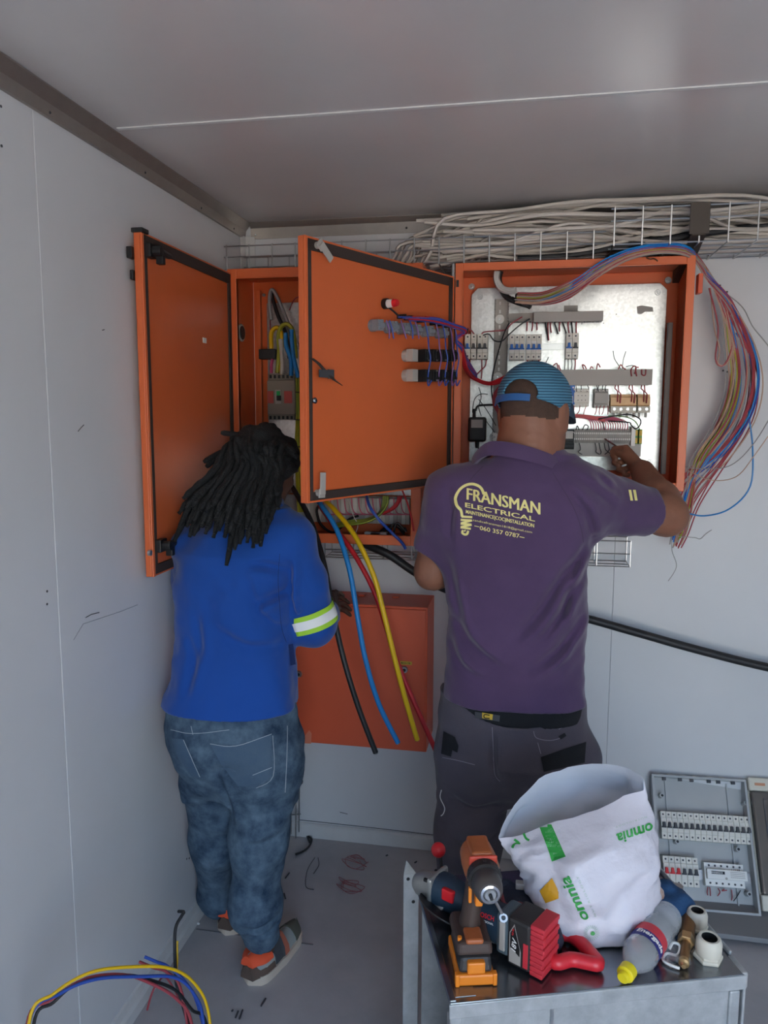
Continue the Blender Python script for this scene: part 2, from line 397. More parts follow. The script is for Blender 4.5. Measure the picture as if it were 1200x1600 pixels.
d2, D2, L2, W2, H2 = door(rc, (-.252, YF-.002), (-.566, 1.915), 1.466, 2.142, M_ORANGE)
def onD(D, x, y, z): return D @ V((x, y, z))
def lever(par, D, x, z, ang, ln, m=M_GREYP):
    o = basis(onD(D, x, 0, z), D.col[0].to_3d(), D.col[1].to_3d(), D.col[2].to_3d()) @ Matrix.Rotation(ang, 4, 'Y')
    MB().cyl((0, 0, 0), (0, .022, 0), .009, n=12).box((-.012, .018, -.012), (.012, .022, .012)).add(*box8((-.003, .021, -.010), (ln, .025, .010))).build('latch', m, par, bevel=.001)
    q = par.children[-1]; q.data.transform(o)
def box8(lo, hi): b = MB().box(lo, hi); return b.v, b.f
x, z = L2(492, 384); lever(d2, D2, x, z, rad(140), .05)
x, z = L2(494, 770); lever(d2, D2, x, z, rad(-92), .055)
x, z = L2(508, 585); lever(d2, D2, x, z, rad(0), .05, M_DGREY)
x, z = L2(489, 626); MB().cyl(onD(D2, x, 0, z), onD(D2, x, .008, z), .008, n=12).cyl(onD(D2, x, .008, z), onD(D2, x, .012, z), .004, n=8).build('lock', M_CHROME, d2, smooth=40)
gs = [L2(482, 560), L2(490, 568), L2(500, 582), L2(510, 594), L2(521, 603)]
b = MB(); P = [onD(D2, *((x), .010+.02*i/4, z)[:3]) for i, (x, z) in enumerate(gs)]
for i in range(4):
    a, c2 = P[i], P[i+1]; wv = D2.col[0].to_3d()*(.006 if i < 3 else .005); nv = D2.col[1].to_3d()*.003
    w2 = D2.col[0].to_3d()*(.006 if i < 3 else .0008)
    b.add([a-wv, a+wv, c2+w2, c2-w2, a-wv+nv, a+wv+nv, c2+w2+nv, c2-w2+nv], [(0, 1, 2, 3), (7, 6, 5, 4), (0, 4, 5, 1), (1, 5, 6, 2), (2, 6, 7, 3), (3, 7, 4, 0)])
b.build('loose_gasket', M_GASK, d2)
# pilot light
x, z = L2(600, 475)
MB().cyl(onD(D2, x, 0, z), onD(D2, x, .014, z), .015, n=16).build('pilot_light', M_BLACK, d2, smooth=40)
MB().cyl(onD(D2, x, .014, z), onD(D2, x, .034, z), .012, .0115, 16).build('pilot_light', M_WHITE, d2, smooth=40)
MB().cyl(onD(D2, x, .034, z), onD(D2, x, .048, z), .012, .009, 16).build('pilot_light', M_TRED, d2, smooth=40)
# a row of six smoky contact blocks
for i, px in enumerate((580, 603, 622, 640, 660, 682)):
    x, z = L2(px, 509+(px-580)*.12)
    b = MB(); b.cyl(onD(D2, x, 0, z), onD(D2, x, .012, z), .017, n=16)
    b.box((x-.013, .012, z-.015), (x+.013, .035, z+.015), D2); b.box((x-.016, .02, z-.006), (x+.016, .038, z+.006), D2)
    for s in (-1, 1): b.box((x-.004, .034, z+s*.012-.003), (x+.004, .041, z+s*.012+.003), D2)
    b.build('contact_block', M_CLEAR, d2, bevel=.001)
for row, py in enumerate((556, 587)):
    x, z = L2(632, py)
    MB().cyl(onD(D2, x, 0, z), onD(D2, x, .018, z), .018, n=16).box((x-.014, .016, z-.018), (x+.014, .04, z+.018), D2).build('push_button_base', M_GREYP, d2, bevel=.001)
    for px in (648, 661, 675, 689):
        x, z = L2(px, py+.5)
        b = MB(); b.box((x-.0145, .004, z-.018), (x+.0145, .05, z+.018), D2); b.box((x-.011, .05, z-.012), (x+.011, .056, z+.012), D2)
        k = b.build('push_button_block', M_BLACK, d2, bevel=.0015)
        for s in (-1, 1):
            MB().cyl(onD(D2, x, .05, z+s*.014), onD(D2, x, .0535, z+s*.014), .003, n=8).build('terminal_screw', M_STEEL, d2)

# left cabinet
LX0, LX1, LZ0, LZ1 = -1.03, -.353, 1.25, 2.19
lc = thing('electrical_cabinet', 'orange wall cabinet in the corner behind the person in the blue jacket', 'cabinet', ((LX0+LX1)/2, YF, LZ0))
cabinet_shell(lc, LX0, LX1, LZ0, LZ1, M_ORANGE, lip=.034)
MB().box((-.965, YP, 1.40), (-.40, YP+.003, 2.105)).build('mounting_plate', M_PLATE, lc, bevel=.001)
MB().box((-.93, YP-.004, 1.295), (-.40, YP, 1.395)).build('lower_plate', M_GALV, lc, bevel=.001)
MB().box((-.998, WALL-.05, 1.3), (-.985, WALL-.03, 2.15)).build('side_rail', M_ORANGE, lc, bevel=.001)
for px, py in ((412, 461), (405, 468), (404, 491)):
    p = at(px, py, Y=YP-.004); MB().cyl(p, p+V((0, .004, 0)), .006, n=10).build('plate_screw', M_STEEL, lc)
p = at(377, 520, X=LX0+.0045); MB().cyl(p, p+V((.004, 0, 0)), .032, .030, 24).build('grommet', M_GREYP, lc, smooth=40)
MB().cyl(p+V((.003, 0, 0)), p+V((.0055, 0, 0)), .024, n=24).build('grommet_hole', M_BLACK, lc, smooth=40)
p = at(360, 468, Y=YF-.003); MB().box(p-V((.003, .001, .012)), p+V((.003, .004, .012))).build('latch_slot', M_BLACK, lc)
d1, D1, L1, W1, H1 = door(lc, (-1.018, YF-.002), (-1.022, 1.945), 1.245, 2.176, M_ORANGE, gw=.02)
for z in (H1-.045, .085):
    x = W1-.035
    b = MB(); b.box((x-.02, .002, z-.018), (x+.02, .022, z+.018), D1); b.cyl(onD(D1, x-.02, .03, z), onD(D1, x-.075, .03, z), .011, .008, 10)
    b.cyl(onD(D1, x, .02, z), onD(D1, x, .045, z), .014, n=12); b.box((x-.03, .02, z-.006), (x-.012, .04, z-.032), D1)
    b.build('latch', M_BLACK, d1, bevel=.002)
b = MB(); b.box((W1-.015, -.034, H1-.07), (W1+.012, -.018, H1-.04), D1); b.box((W1-.015, -.028, H1-.125), (W1+.008, -.018, H1-.10), D1); b.box((W1-.03, -.022, H1-.004), (W1+.006, .012, H1+.008), D1)
b.build('handle', M_BLACK, d1, bevel=.002)
x, z = L1(319, 532); MB().box((x-.012, 0, z-.008), (x+.012, .003, z+.008), D1).build('sticker', M_WHITE, d1)
x, z = L1(232, 864); MB().cyl(onD(D1, x, 0, z), onD(D1, x, .008, z), .008, n=10).build('lock', M_STEEL, d1)

# lower cabinet
lo = thing('wall_box', 'closed red orange wall box low between the two workers', 'box', (-.63, WALL-.2, .49))
X0, X1, Z0, Z1 = -.93, -.333, .487, 1.022; yf = WALL-.2
MB().box((X0, yf+.004, Z0), (X1, WALL-.002, Z1)).build('shell', M_RED_OR, lo, bevel=.003)
ld = MB().box((X0+.012, yf-.004, Z0+.004), (X1-.005, yf+.003, Z1-.008)).build('door', M_RED_OR, lo, bevel=.002)
for px, py in ((467, 1053), (632, 1046)):
    p = at(px, py, Y=yf-.005); MB().cyl(p, p-V((0, .008, 0)), .013, .011, 16).cyl(p-V((0, .008, 0)), p-V((0, .010, 0)), .006, n=12, mi=1).build('lock', [M_STEEL, M_BLACK], ld, smooth=40)
p = at(634, 1036, Y=yf-.0055); q = MB().box(p-V((.022, .001, .006)), p+V((.022, .001, .006))).build('label_strip', M_TAPE, ld)
flat([fit(textgeo('MAIN DB', 1, bold=.01), .034, .006)], 'lettering', M_BLACK, ld, p+V((0, -.0016, 0)), (1, 0, 0), (0, 0, 1))
b = MB(); q = [(470, 1161), (476, 1150), (483, 1141), (487, 1146), (486, 1162)]; b.add([at(x, y, Y=yf-.0048) for x, y in q], [(0, 1, 2, 3, 4)]); b.build('paint_scrape', mat('bare_patch', 'e0866a', .6), ld)
for px in (566, 619):
    p = at(px, 920, Y=WALL-.06); p.z = Z1; MB().box(p-V((.012, .015, 0)), p+V((.012, .015, .006))).build('hinge_tab', M_RED_OR, lo, bevel=.001)

# ------------------------------------------------------------------ breakers and devices on the plates
def breaker(poles, tog, label, name='circuit_breaker', body=None, h=.085, pw=.0175, white=False):
    """origin: centre of the back, x across, -y to the front, z up"""
    t = thing(name, label, 'breaker', local=True); wd = poles*pw; k = h/.085
    prof = [(0, -.0425), (-.044, -.0425), (-.044, -.0225), (-.05, -.0225), (-.05, .0225), (-.044, .0225), (-.044, .0425), (0, .0425)]
    R = Matrix(((0, 0, 1, 0), (1, 0, 0, 0), (0, k, 0, 0), (0, 0, 0, 1)))
    for i in range(poles):
        a = -wd/2+i*pw
        MB().prism(prof, a+.0003, a+pw-.0003, R).build('pole_body', body or M_DBODY, t, bevel=.0008, seg=1)
    for i in range(poles):
        c = -wd/2+(i+.5)*pw
        MB().box((c-.005, -.064, -.007*k), (c+.005, -.049, .009*k), taper=.8).build('toggle', tog, t, bevel=.001, seg=1)
    MB().box((-wd/2+.001, -.0515, -.009*k), (wd/2-.001, -.0495, -.004*k)).build('toggle_bar', tog, t)
    b = MB()
    for i in range(poles):
        for s in (-1, 1): b.cyl((-wd/2+(i+.5)*pw, -.0442, s*.033*k), (-wd/2+(i+.5)*pw, -.043, s*.033*k), .0032, n=8)
    b.build('terminal_screws', M_DGREY, t)
    if white: MB().box((-.008, -.0512, .012), (.008, -.0498, .019)).build('rating_plate', M_WHITE, t)
    return t
YB = YP-.008
def put(t, px, py, y=YB): t.location = at(px, py, Y=y); return t
put(breaker(3, M_BLUEP, 'three pole breaker with blue toggles, left one of the joined pair', white=True), 808, 544)
put(breaker(3, M_BLUEP, 'three pole breaker with blue toggles, right one of the joined pair', white=True), 834, 544)
put(breaker(1, M_BLUEP, 'narrow single pole breaker with a blue toggle right of the joined pair', pw=.021), 888, 542)
put(breaker(1, M_DGREY, 'narrow single pole breaker with a grey toggle at the end of its rail', pw=.021), 898, 542)
put(breaker(1, M_BLUEP, 'breaker with blue toggle half hidden by wires at the left cabinet edge', pw=.02), 732, 543)
put(breaker(1, M_DGREY, 'cream breaker with one grey toggle beside the slotted duct', pw=.019), 741.5, 543)
put(breaker(2, M_DGREY, 'cream two pole breaker with grey toggles touching the slotted duct', pw=.018), 755, 543)
rl = thing('mounting_rail', 'steel rail carrying the blue toggle breakers in the open cabinet', 'rail', at(850, 543, Y=YP))
a, c = at(794, 547, Y=YP), at(904, 537, Y=YP)
MB().box((a.x, YP-.006, a.z), (c.x, YP, c.z)).build('rail', M_STEEL, rl)
for z in (a.z, c.z): MB().box((a.x, YP-.0085, z-.0018), (c.x, YP-.004, z+.0018)).build('rail_edge', M_STEEL, rl)

def duct(name, label, p0, p1, dep, m=M_GREYP, vertical=False, slots=0):
    lo = V((min(p0.x, p1.x), YP-dep, min(p0.z, p1.z))); hi = V((max(p0.x, p1.x), YP, max(p0.z, p1.z)))
    t = thing(name, label, 'cable duct', ((lo.x+hi.x)/2, YP, lo.z))
    b = MB(); e = .003
    b.box((lo.x, YP-e, lo.z), (hi.x, YP, hi.z)); 
    if vertical:
        n = int((hi.z-lo.z)/.010)
        for i in range(n):
            z = lo.z+(i+.15)*(hi.z-lo.z)/n
            for x in (lo.x, hi.x-.002): b.box((x, YP-dep, z), (x+.002, YP-e, z+.007))
        b.build('slotted_channel', m, t)
    else:
        n = int((hi.x-lo.x)/.010)
        for i in range(n):
            x = lo.x+(i+.15)*(hi.x-lo.x)/n
            for z in (lo.z, hi.z-.002): b.box((x, YP-dep+.003, z), (x+.006, YP-e, z+.002))
        b.build('slotted_channel', m, t)
        MB().box((lo.x, YP-dep, lo.z-.001), (hi.x, YP-dep+.004, hi.z+.001)).build('lid', m, t, bevel=.001)
    return t, lo, hi
duct('trunking', 'short grey trunking lid above the blue toggle breakers', at(834, 503, Y=YP-.05), at(943, 486, Y=YP-.05), .05)
ob = MB(); a, c = at(794, 505, Y=YP), at(836, 489, Y=YP); ob.box((a.x, YP-.003, a.z), (c.x, YP, c.z)); 
for i in range(9): x = a.x+(i+.2)*(c.x-a.x)/9; ob.box((x, YP-.045, a.z), (x+.006, YP-.003, a.z+.002))
tag(ob.build('open_trunking', M_GREYP), 'open end of grey trunking with red and black wires inside', 'cable duct')
duct('trunking', 'long grey trunking across the cabinet just above the blue cap', at(799, 602, Y=YP-.05), at(1020, 577, Y=YP-.05), .05)
vt, lo_, hi_ = duct('slotted_duct', 'upright slotted grey duct with white washers left of the cap', at(767, 775, Y=YP-.03), at(795, 465, Y=YP-.03), .03, vertical=True)
b = MB()
for py in (474, 487, 511, 521, 546, 558, 567, 577): 
    p = at(781.5-(py-474)*.02, py, Y=YP-.0035); b.box(p-V((.003, .001, .006)), p+V((.003, .001, .006)))
b.build('slots', M_WHITE, vt)
for px, py in ((781, 499), (778, 589), (772, 683)):
    p = at(px, py, Y=YP-.004); w_ = MB().cyl(p, p-V((0, .004, 0)), .0165, .016, 20).build('washer', M_WHITE, vt, smooth=40)
    MB().cyl(p-V((0, .004, 0)), p-V((0, .008, 0)), .0045, .004, 8).build('screw', M_STEEL, w_)

def device(name, label, cat, px, py, pw, ph, dep, m, y=YP, parts=()):
    """small device whose front face spans pw x ph pixels"""
    p = at(px, py, Y=y-dep); s = p.y/1198.4*1.045; wd, h = pw*s/2, ph*s/2
    t = thing(name, label, cat, (p.x, y, p.z))
    MB().box((p.x-wd, y-dep*.7, p.z-h), (p.x+wd, y, p.z+h)).box((p.x-wd*.97, y-dep, p.z-h*.55), (p.x+wd*.97, y-dep*.7, p.z+h*.55)).build('body', m, t, bevel=.001)
    return t, p, wd, h
def rowof(t, name, m, p, wd, h, y, n, z, r=.0028, square=False):
    b = MB()
    for i in range(n):
        x = p.x-wd+(i+.5)*2*wd/n; q = V((x, y, p.z+z*h))
        if square: b.box(q-V((r, .0015, r)), q+V((r, .001, r)))
        else: b.cyl(q, q-V((0, .0015, 0)), r, n=8)
    return b.build(name, m, t)
t, p, wd, h = device('relay', 'blue relay pair peeking out right of the cap', 'relay', 890, 621, 15, 37, .06, M_BLUEP)
rowof(t, 'terminal_screws', M_WHITE, p, wd, h, YP-.042, 3, .78); rowof(t, 'terminal_screws', M_WHITE, p, wd, h, YP-.042, 3, -.78)
MB().box((p.x-wd*.6, YP-.062, p.z-h*.45), (p.x+wd*.6, YP-.06, p.z+h*.1)).build('face', M_WHITE, t)
t, p, wd, h = device('contactor', 'cream contactor with white screw heads below the long trunking', 'contactor', 909, 621, 22, 26, .07, M_DBODY)
rowof(t, 'terminal_screws', M_WHITE, p, wd, h, YP-.05, 5, .8); rowof(t, 'terminal_screws', M_WHITE, p, wd, h, YP-.05, 5, -.8)
rowof(t, 'terminal_holes', M_BLACK, p, wd*.7, h, YP-.071, 3, .2, .0016); rowof(t, 'terminal_holes', M_BLACK, p, wd*.7, h, YP-.071, 3, -.3, .0016)
t, p, wd, h = device('contactor', 'grey contactor between the cream contactor and the tan transformers', 'contactor', 940, 622, 20, 27, .07, M_GREYP)
rowof(t, 'terminal_screws', M_LGREY, p, wd, h, YP-.05, 4, .8); rowof(t, 'terminal_screws', M_LGREY, p, wd, h, YP-.05, 4, -.8)
rr = thing('mounting_rail', 'steel rail between the two contactors below the long trunking', 'rail', at(925, 621, Y=YP))
a, c = at(885, 627, Y=YP), at(952, 616, Y=YP); MB().box((a.x, YP-.006, a.z), (c.x, YP, c.z)).build('rail', M_STEEL, rr)
M_TAN = mat('tan_varnish', 'ecc28e', .5)
for i, px in enumerate((965, 986, 1005)):
    nm = ('left', 'middle', 'right')[i]
    t, p, wd, h = device('transformer', f'small tan transformer block, {nm} of three in a row under the trunking', 'transformer', px, 627, 20, 20, .05, M_TAN)
    MB().box((p.x-wd*.95, YP-.058, p.z-h*1.6), (p.x+wd*.95, YP-.02, p.z-h*.7)).build('terminal_block', M_CREAM, t, bevel=.001)
    for s in (-.45, .45):
        q = V((p.x+s*wd, YP-.0585, p.z-h*1.1)); MB().cyl(q, q-V((0, .002, 0)), .005, n=10).build('terminal_screw', M_STEEL, t)
        MB().box((q.x-.004, YP-.045, p.z-h*2.3), (q.x+.004, YP-.038, p.z-h*1.6)).build('ferrule', M_GREYP, t)
# terminal strip: thirty slim terminals
a, c = at(881, 692, Y=YP-.05), at(986, 671, Y=YP-.05)
ts = thing('terminal_strip', 'long grey terminal strip with a row of slim terminals above the hand', 'terminal strip', ((a.x+c.x)/2, YP, a.z))
n = 34; dx = (c.x-a.x)/n
proto = None
for i in range(n):
    x = a.x+i*dx
    b = MB(); b.box((x+.0004, YP-.05, a.z+.009), (x+dx-.0004, YP, c.z-.009), mi=0); b.box((x+.0004, YP-.036, a.z), (x+dx-.0004, YP, c.z), mi=0)
    for zz in (a.z+.014, c.z-.014): b.box((x+dx*.2, YP-.0515, zz-.003), (x+dx*.8, YP-.049, zz+.003), mi=1)
    b.build('terminal', [M_GREYP, M_WHITE], ts)
for i, px in enumerate((994, 1001)):
    p, q = at(px-3, 694, Y=YP-.05), at(px+3, 671, Y=YP-.05)
    t = thing('earth_terminal', 'green and yellow earth terminal, '+('nearer the grey strip' if i == 0 else 'outermost beside bare plate'), 'terminal', ((p.x+q.x)/2, YP, p.z))
    MB().box((p.x, YP-.05, p.z), (q.x, YP, q.z)).build('body', mat('earth_green', '5d9440', .5), t, bevel=.001)
    for zz in (p.z+.012, q.z-.012): MB().box((p.x+.001, YP-.052, zz-.009), (q.x-.001, YP-.05, zz+.009)).build('clamp', M_TAPE, t)
b = MB().box(at(986, 694, Y=YP-.055)-V((0, 0, .006)), at(990, 668, Y=YP-.0)+V((0, 0, .004)))
tag(b.build('end_stop', M_WHITE), 'white end stop at the end of the grey terminal strip', 'end stop')
duct('trunking', 'pale trunking under the grey terminal strip behind the screwdriver', at(878, 712, Y=YP-.03), at(1002, 694, Y=YP-.03), .03, M_LGREY)
t, p, wd, h = device('relay', 'small black relay with a white face beside the man\'s cheek', 'relay', 888, 683, 17, 22, .06, M_BLACK)
MB().box((p.x-wd*.7, YP-.063, p.z-h*.2), (p.x+wd*.75, YP-.06, p.z+h*.8)).build('face', M_LGREY, t)
t, p, wd, h = device('relay', 'black socket half hidden behind the man\'s jaw', 'relay', 888, 697, 17, 10, .05, M_BLACK)
rowof(t, 'terminal_screws', M_STEEL, p, wd, h, YP-.036, 5, .3, .002)
# black power adapter hanging on its lead
p = at(745.5, 671, Y=YP-.05)
ad = thing('power_adapter', 'black power adapter with a grey sticker hanging left of the man\'s neck', 'adapter', (p.x, YP, p.z-.05))
MB().box((p.x-.031, YP-.062, p.z-.043), (p.x+.031, YP-.012, p.z+.043)).build('body', M_BLACK, ad, bevel=.008, seg=3)
MB().box((p.x-.02, YP-.0635, p.z+.006), (p.x+.02, YP-.0618, p.z+.034)).build('sticker', M_GREYP, ad)
MB().cyl((p.x-.012, YP-.035, p.z+.042), (p.x-.012, YP-.035, p.z+.072), .006, .0045, 10).build('cord_grip', M_BLACK, ad, smooth=40)
MB().cyl((p.x, YP-.035, p.z-.042), (p.x, YP-.035, p.z-.066), .008, .006, 10).build('cord_grip', M_BLACK, ad, smooth=40)
wire('cord', None, [at(743, 642, Y=YP-.035), at(746, 635, Y=YP-.035), at(755, 633, Y=YP-.035), at(775, 633, Y=YP-.04), at(790, 640, Y=YP-.03)], .0035, M_KCAB, None, parent=ad)
wire('cord', None, [at(746, 695, Y=YP-.035), at(750, 708, Y=YP-.03), at(756, 722, Y=YP-.02), at(760, 740, Y=YP-.02)], .0025, M_KCAB, None, parent=ad)

# left cabinet: moulded case breaker, busbar, cables
p = at(440, 619, Y=YP-.08)
mc = thing('main_breaker', 'large grey moulded breaker with red labels above the dreadlocks', 'breaker', (p.x, YP, p.z-.08))
B = lambda x0, y0, x1, y1, d0, d1: MB().box(V((at(x0, y1, Y=YP-d1).x, YP-d1, at(x0, y1, Y=YP-d1).z)), V((at(x1, y0, Y=YP-d1).x, YP-d0, at(x1, y0, Y=YP-d1).z)))
B(418, 594, 460, 648, 0, .07).build('case', mat('grey_breaker_case', '8f877a', .5), mc, bevel=.002)
for y0, y1 in ((584, 594), (648, 656)): B(419, y0, 460, y1, 0, .05).build('terminal_cover', mat('grey_breaker_case', '8f877a', .5), mc, bevel=.001)
for k in range(6):
    for y in (586, 650): B(421+k*6.6, y, 424+k*6.6, y+5, .048, .054).build('terminal_slot', M_BLACK, mc)
M_PALER = mat('faded_red', 'c4554c', .5)
for x0_, x1_ in ((418.5, 427), (444, 456)): B(x0_, 611, x1_, 630, .07, .0725).build('red_label', M_PALER, mc)
B(430, 609, 439, 631, .07, .074).build('toggle_frame', M_GREYP, mc)
B(432, 611, 437, 618, .073, .078).build('green_mark', mat('signal_green', '23b35c', .4), mc)
B(432, 618, 437, 626, .073, .09).build('toggle', M_BLACK, mc, bevel=.001)
bus = B(404, 545, 430, 561, .02, .06).build('busbar_block', M_BLACK, bevel=.003); tag(bus, 'black connector block above the large grey breaker', 'connector')
def pw(pts, y=YP-.05, dy=None): return [at(*(q[:2]), Y=(q[2] if len(q) > 2 else y)) for q in pts]
wire('cable', 'grey cable arching at the top inside the corner cabinet', pw([(424, 500), (421, 470), (424, 453), (432, 462), (446, 495), (456, 520), (468, 545)]), .007, M_GCAB)
wire('cable', 'black cable inside the corner cabinet crossing behind the grey one', pw([(423, 455), (430, 480), (436, 497), (446, 520), (452, 560)], YP-.03), .007, M_KCAB)
wire('cable', 'slim red wire running down inside the corner cabinet', pw([(424, 456), (422, 500), (424, 545)], YP-.03), .002, M_RCAB2, 'wire')
wire('cable', 'thin red wire arching beside the slanting door edge', pw([(452, 485), (460, 468), (470, 463), (480, 462)], YP-.03), .002, M_RCAB2, 'wire')
for i, (pts, m, lb) in enumerate([
    ([(424, 545), (424, 520), (434, 512), (441, 530), (437, 562), (440, 585)], M_YCAB, 'yellow cable looping into the top of the large grey breaker'),
    ([(433, 583), (436, 550), (435, 525), (440, 510), (450, 507), (458, 520), (462, 560)], M_GYCAB, 'green and yellow cable arching over the large grey breaker'),
    ([(440, 585), (441, 565), (438, 530)], M_WCAB, 'short white cable end entering the large grey breaker'),
    ([(455, 587), (454, 560), (447, 540), (446, 520)], M_BCAB, 'blue cable behind the yellow one above the grey breaker'),
    ([(466, 590), (459, 560), (456, 535), (455, 515)], M_BCAB, 'blue cable nearest the slanting door edge'),
    ([(424, 583), (424, 570), (426, 561)], mat('pink_sleeve', 'c84a78', .5), 'pink sleeved lead entering the grey breaker')]):
    wire('cable', lb, pw(pts, YP-.055-.004*i), .0085 if i != 5 else .006, m)
for i in range(4):
    x = 463+i*3.2
    wire('cable', 'yellow cable in the upright bundle left of the slanting door', pw([(x, 575+i*4), (x+1, 640), (x-1, 700), (x+1, 760), (x+3, 800)], YP-.05+.004*(i % 2)), .0042, M_GYCAB, group='upright yellow bundle')
for y_ in (612, 655, 697): wire('cable_tie', 'black tie round the upright yellow cables, '+{612: 'topmost', 655: 'middle', 697: 'lowest'}[y_]+' of three', pw([(459.5, y_), (466, y_+1), (477, y_)], YP-.058), .0022, M_KCAB, 'cable tie')
# lower part of the corner cabinet
a, c = at(478, 815, Y=YP-.04), at(640, 780, Y=YP-.04)
tb = thing('terminal_strip', 'grey terminal strip seen below the slanting door', 'terminal strip', ((a.x+c.x)/2, YP, a.z))
n = 26; dx = (c.x-a.x)/n
for i in range(n):
    x = a.x+i*dx; MB().box((x+.0005, YP-.04, a.z), (x+dx-.0005, YP-.004, c.z)).build('terminal', M_GREYP if i % 3 else M_LGREY, tb)
for i in range(12):
    x = 505+i*11
    wire('wire', 'pinkish red wire on the terminal strip under the slanting door', pw([(x, 778), (x+2, 795), (x+8, 803), (x+25, 804)], YP-.05), .0022, M_PINK, 'wire', 'pink wires below the door')
for i in range(4):
    wire('cable', 'yellow loop of cable swinging low inside the corner cabinet', pw([(600+i*2, 775), (598+i*2, 790), (590, 804+i), (570, 812+i*1.5), (540, 815+i*2), (520, 822+i)], YP-.09-.006*i), .0045, M_GYCAB, group='yellow loops in the corner cabinet')
for i in range(3):
    wire('wire', 'red wire curling at the right side below the slanting door', pw([(622+i*3, 775), (620+i*2, 785), (610+i*3, 795), (598, 802+i)], YP-.06), .003, M_RCAB, 'wire', 'red wires curling under the door')
wire('wire', 'thin straight red wire hanging out at the frame beside the purple sleeve', pw([(628, 765, YF), (636, 785, YF-.01), (642, 806, YF-.01), (647, 830, YF-.02)]), .003, M_RCAB, 'wire')
wire('cable', 'dark blue cable hanging over the bottom lip of the corner cabinet', pw([(572, 770, YP-.15), (578, 792, YF-.02), (595, 815, YF-.03), (615, 835, YF-.03), (628, 848, YF-.03), (634, 858, YF-.03)]), .0055, M_NCAB)
wire('wire', 'thin white wire hanging inside the lower corner cabinet', pw([(544, 780), (552, 805), (559, 820), (556, 832)], YP-.1), .0018, M_WCAB, 'wire')
wire('cable', 'dark cable loop behind the blue and yellow cables', pw([(498, 790), (495, 800), (502, 820), (522, 832), (545, 812), (560, 806)], YP-.08), .005, M_KCAB)
for i in range(5):
    wire('wire', 'dark wire tangle on the bottom of the corner cabinet', pw([(590+i*6, 838), (600+i*5, 825-i*2), (618+i*4, 822+i*2), (632, 836-i*3)], YP-.06-.02*i), .004, M_KCAB, 'wire', 'dark wire tangle')
for i, (x, y) in enumerate(((592, 834), (583, 838))):
    p = at(x, y, Y=YP-.12); p.z = LZ0+.008; tag(MB().box(p-V((.03, .012, 0)), p+V((.03, .012, .022))).build('connector', M_LGREY, bevel=.002), 'pale connector lying in the bottom of the corner cabinet, '+('right one' if i == 0 else 'left one'), 'connector')

# wires inside the right cabinet
def wires(group, label, specs, y, r, m, cat='wire', j=0):
    for pts in specs: wire('wire', label, pw(pts, y), r, m, cat, group, n=5, sm=4)
R1 = [[(x, 503), (x+random.uniform(-1, 1), 510), (x+random.uniform(-1, 2), e)] for x, e in ((824, 517), (832, 517), (839, 516), (861, 520), (857, 532), (875, 518), (888, 522), (901, 524))]
wires('red wires under the short trunking', 'red wire dropping from the short trunking', R1, YP-.03, .0026, M_RCAB2)
wires('black wires under the short trunking', 'black wire dropping from the short trunking', [[(852, 503), (855, 520), (857, 532)], [(866, 503), (870, 515), (872, 522)], [(879, 503), (882, 512), (885, 522)], [(893, 503), (894, 512), (895, 524)]], YP-.03, .0028, M_KCAB)
wires('red wires below the paired breakers', 'red wire leaving the bottom of the paired breakers', [[(824, 562), (825, 572), (823, 579)], [(832, 562), (832, 572), (830, 579)], [(842, 562), (842, 570), (839, 578)], [(899, 561), (899, 570), (898, 579)]], YP-.03, .0022, M_RCAB2)
wires('grey wires below the single breakers', 'thin grey wire below the single breakers', [[(883, 561), (883, 570), (882, 579)], [(888, 561), (888, 579)], [(893, 561), (894, 570), (892, 579)]], YP-.03, .0016, M_DGREY)
wires('red wire ends over the long trunking', 'red wire end poking over the long trunking', [[(858, 579), (864, 572), (870, 568), (872, 578)], [(876, 579), (874, 574), (873, 570)], [(912, 577), (910, 570), (914, 572), (916, 577)], [(922, 577), (924, 573), (927, 576)], [(932, 577), (934, 568), (938, 574)], [(966, 577), (970, 570), (974, 575), (978, 577)], [(987, 588), (986, 578), (990, 572), (994, 574), (992, 584)], [(995, 588), (993, 575), (998, 574)], [(1003, 577), (1003, 585), (1008, 586), (1009, 577)]], YP-.055, .0022, M_RCAB2)
wires('grey wire ends over the long trunking', 'thin dark wire end sticking up over the long trunking', [[(846, 577), (852, 568), (857, 558)], [(958, 548), (960, 560), (966, 570), (970, 577)], [(978, 549), (974, 562), (972, 577)], [(978, 573), (988, 571), (994, 574)]], YP-.05, .0014, M_DGREY)
tr = []
for x in (962, 984, 1003):
    tr += [[(x, 602), (x-1, 607), (x+3, 612), (x+3, 628)], [(x+4, 602), (x+5, 612), (x+8, 616), (x+7, 630)]]
wires('red leads of the tan transformers', 'red lead running down over the tan transformers', tr, YP-.06, .0022, M_RCAB2)
wires('grey leads of the contactors', 'thin lead between the long trunking and the contactors', [[(x, 602), (x+random.uniform(-2, 2), 607), (x+random.uniform(-1, 1), 612)] for x in (900, 908, 918, 932, 936, 942, 947)], YP-.05, .0016, M_DGREY)
wires('leads under the contactors', 'red lead leaving the bottom of the contactors', [[(x, 634), (x+random.uniform(-3, 1), 642), (x+random.uniform(-6, 2), 648)] for x in (897, 906, 916, 932, 938, 944, 950)], YP-.05, .0016, M_RCAB2)
fan = []
for i in range(16):
    x = 924+i*3.7; fan.append([(x, 672), (x-1, 662-i*.2), (x-6-i*1.6, 655-i*.25), (900, 652)])
wires('pink wires fanning into the terminal strip', 'pink wire fanning down into the grey terminal strip', fan, YP-.045, .0018, M_PINK)
wires('red wires over the terminal strip', 'red wire running along above the grey terminal strip', [[(882, 650+i), (905, 648+i), (930, 651+i), (945, 655+i)] for i in range(5)], YP-.05, .0022, M_RCAB)
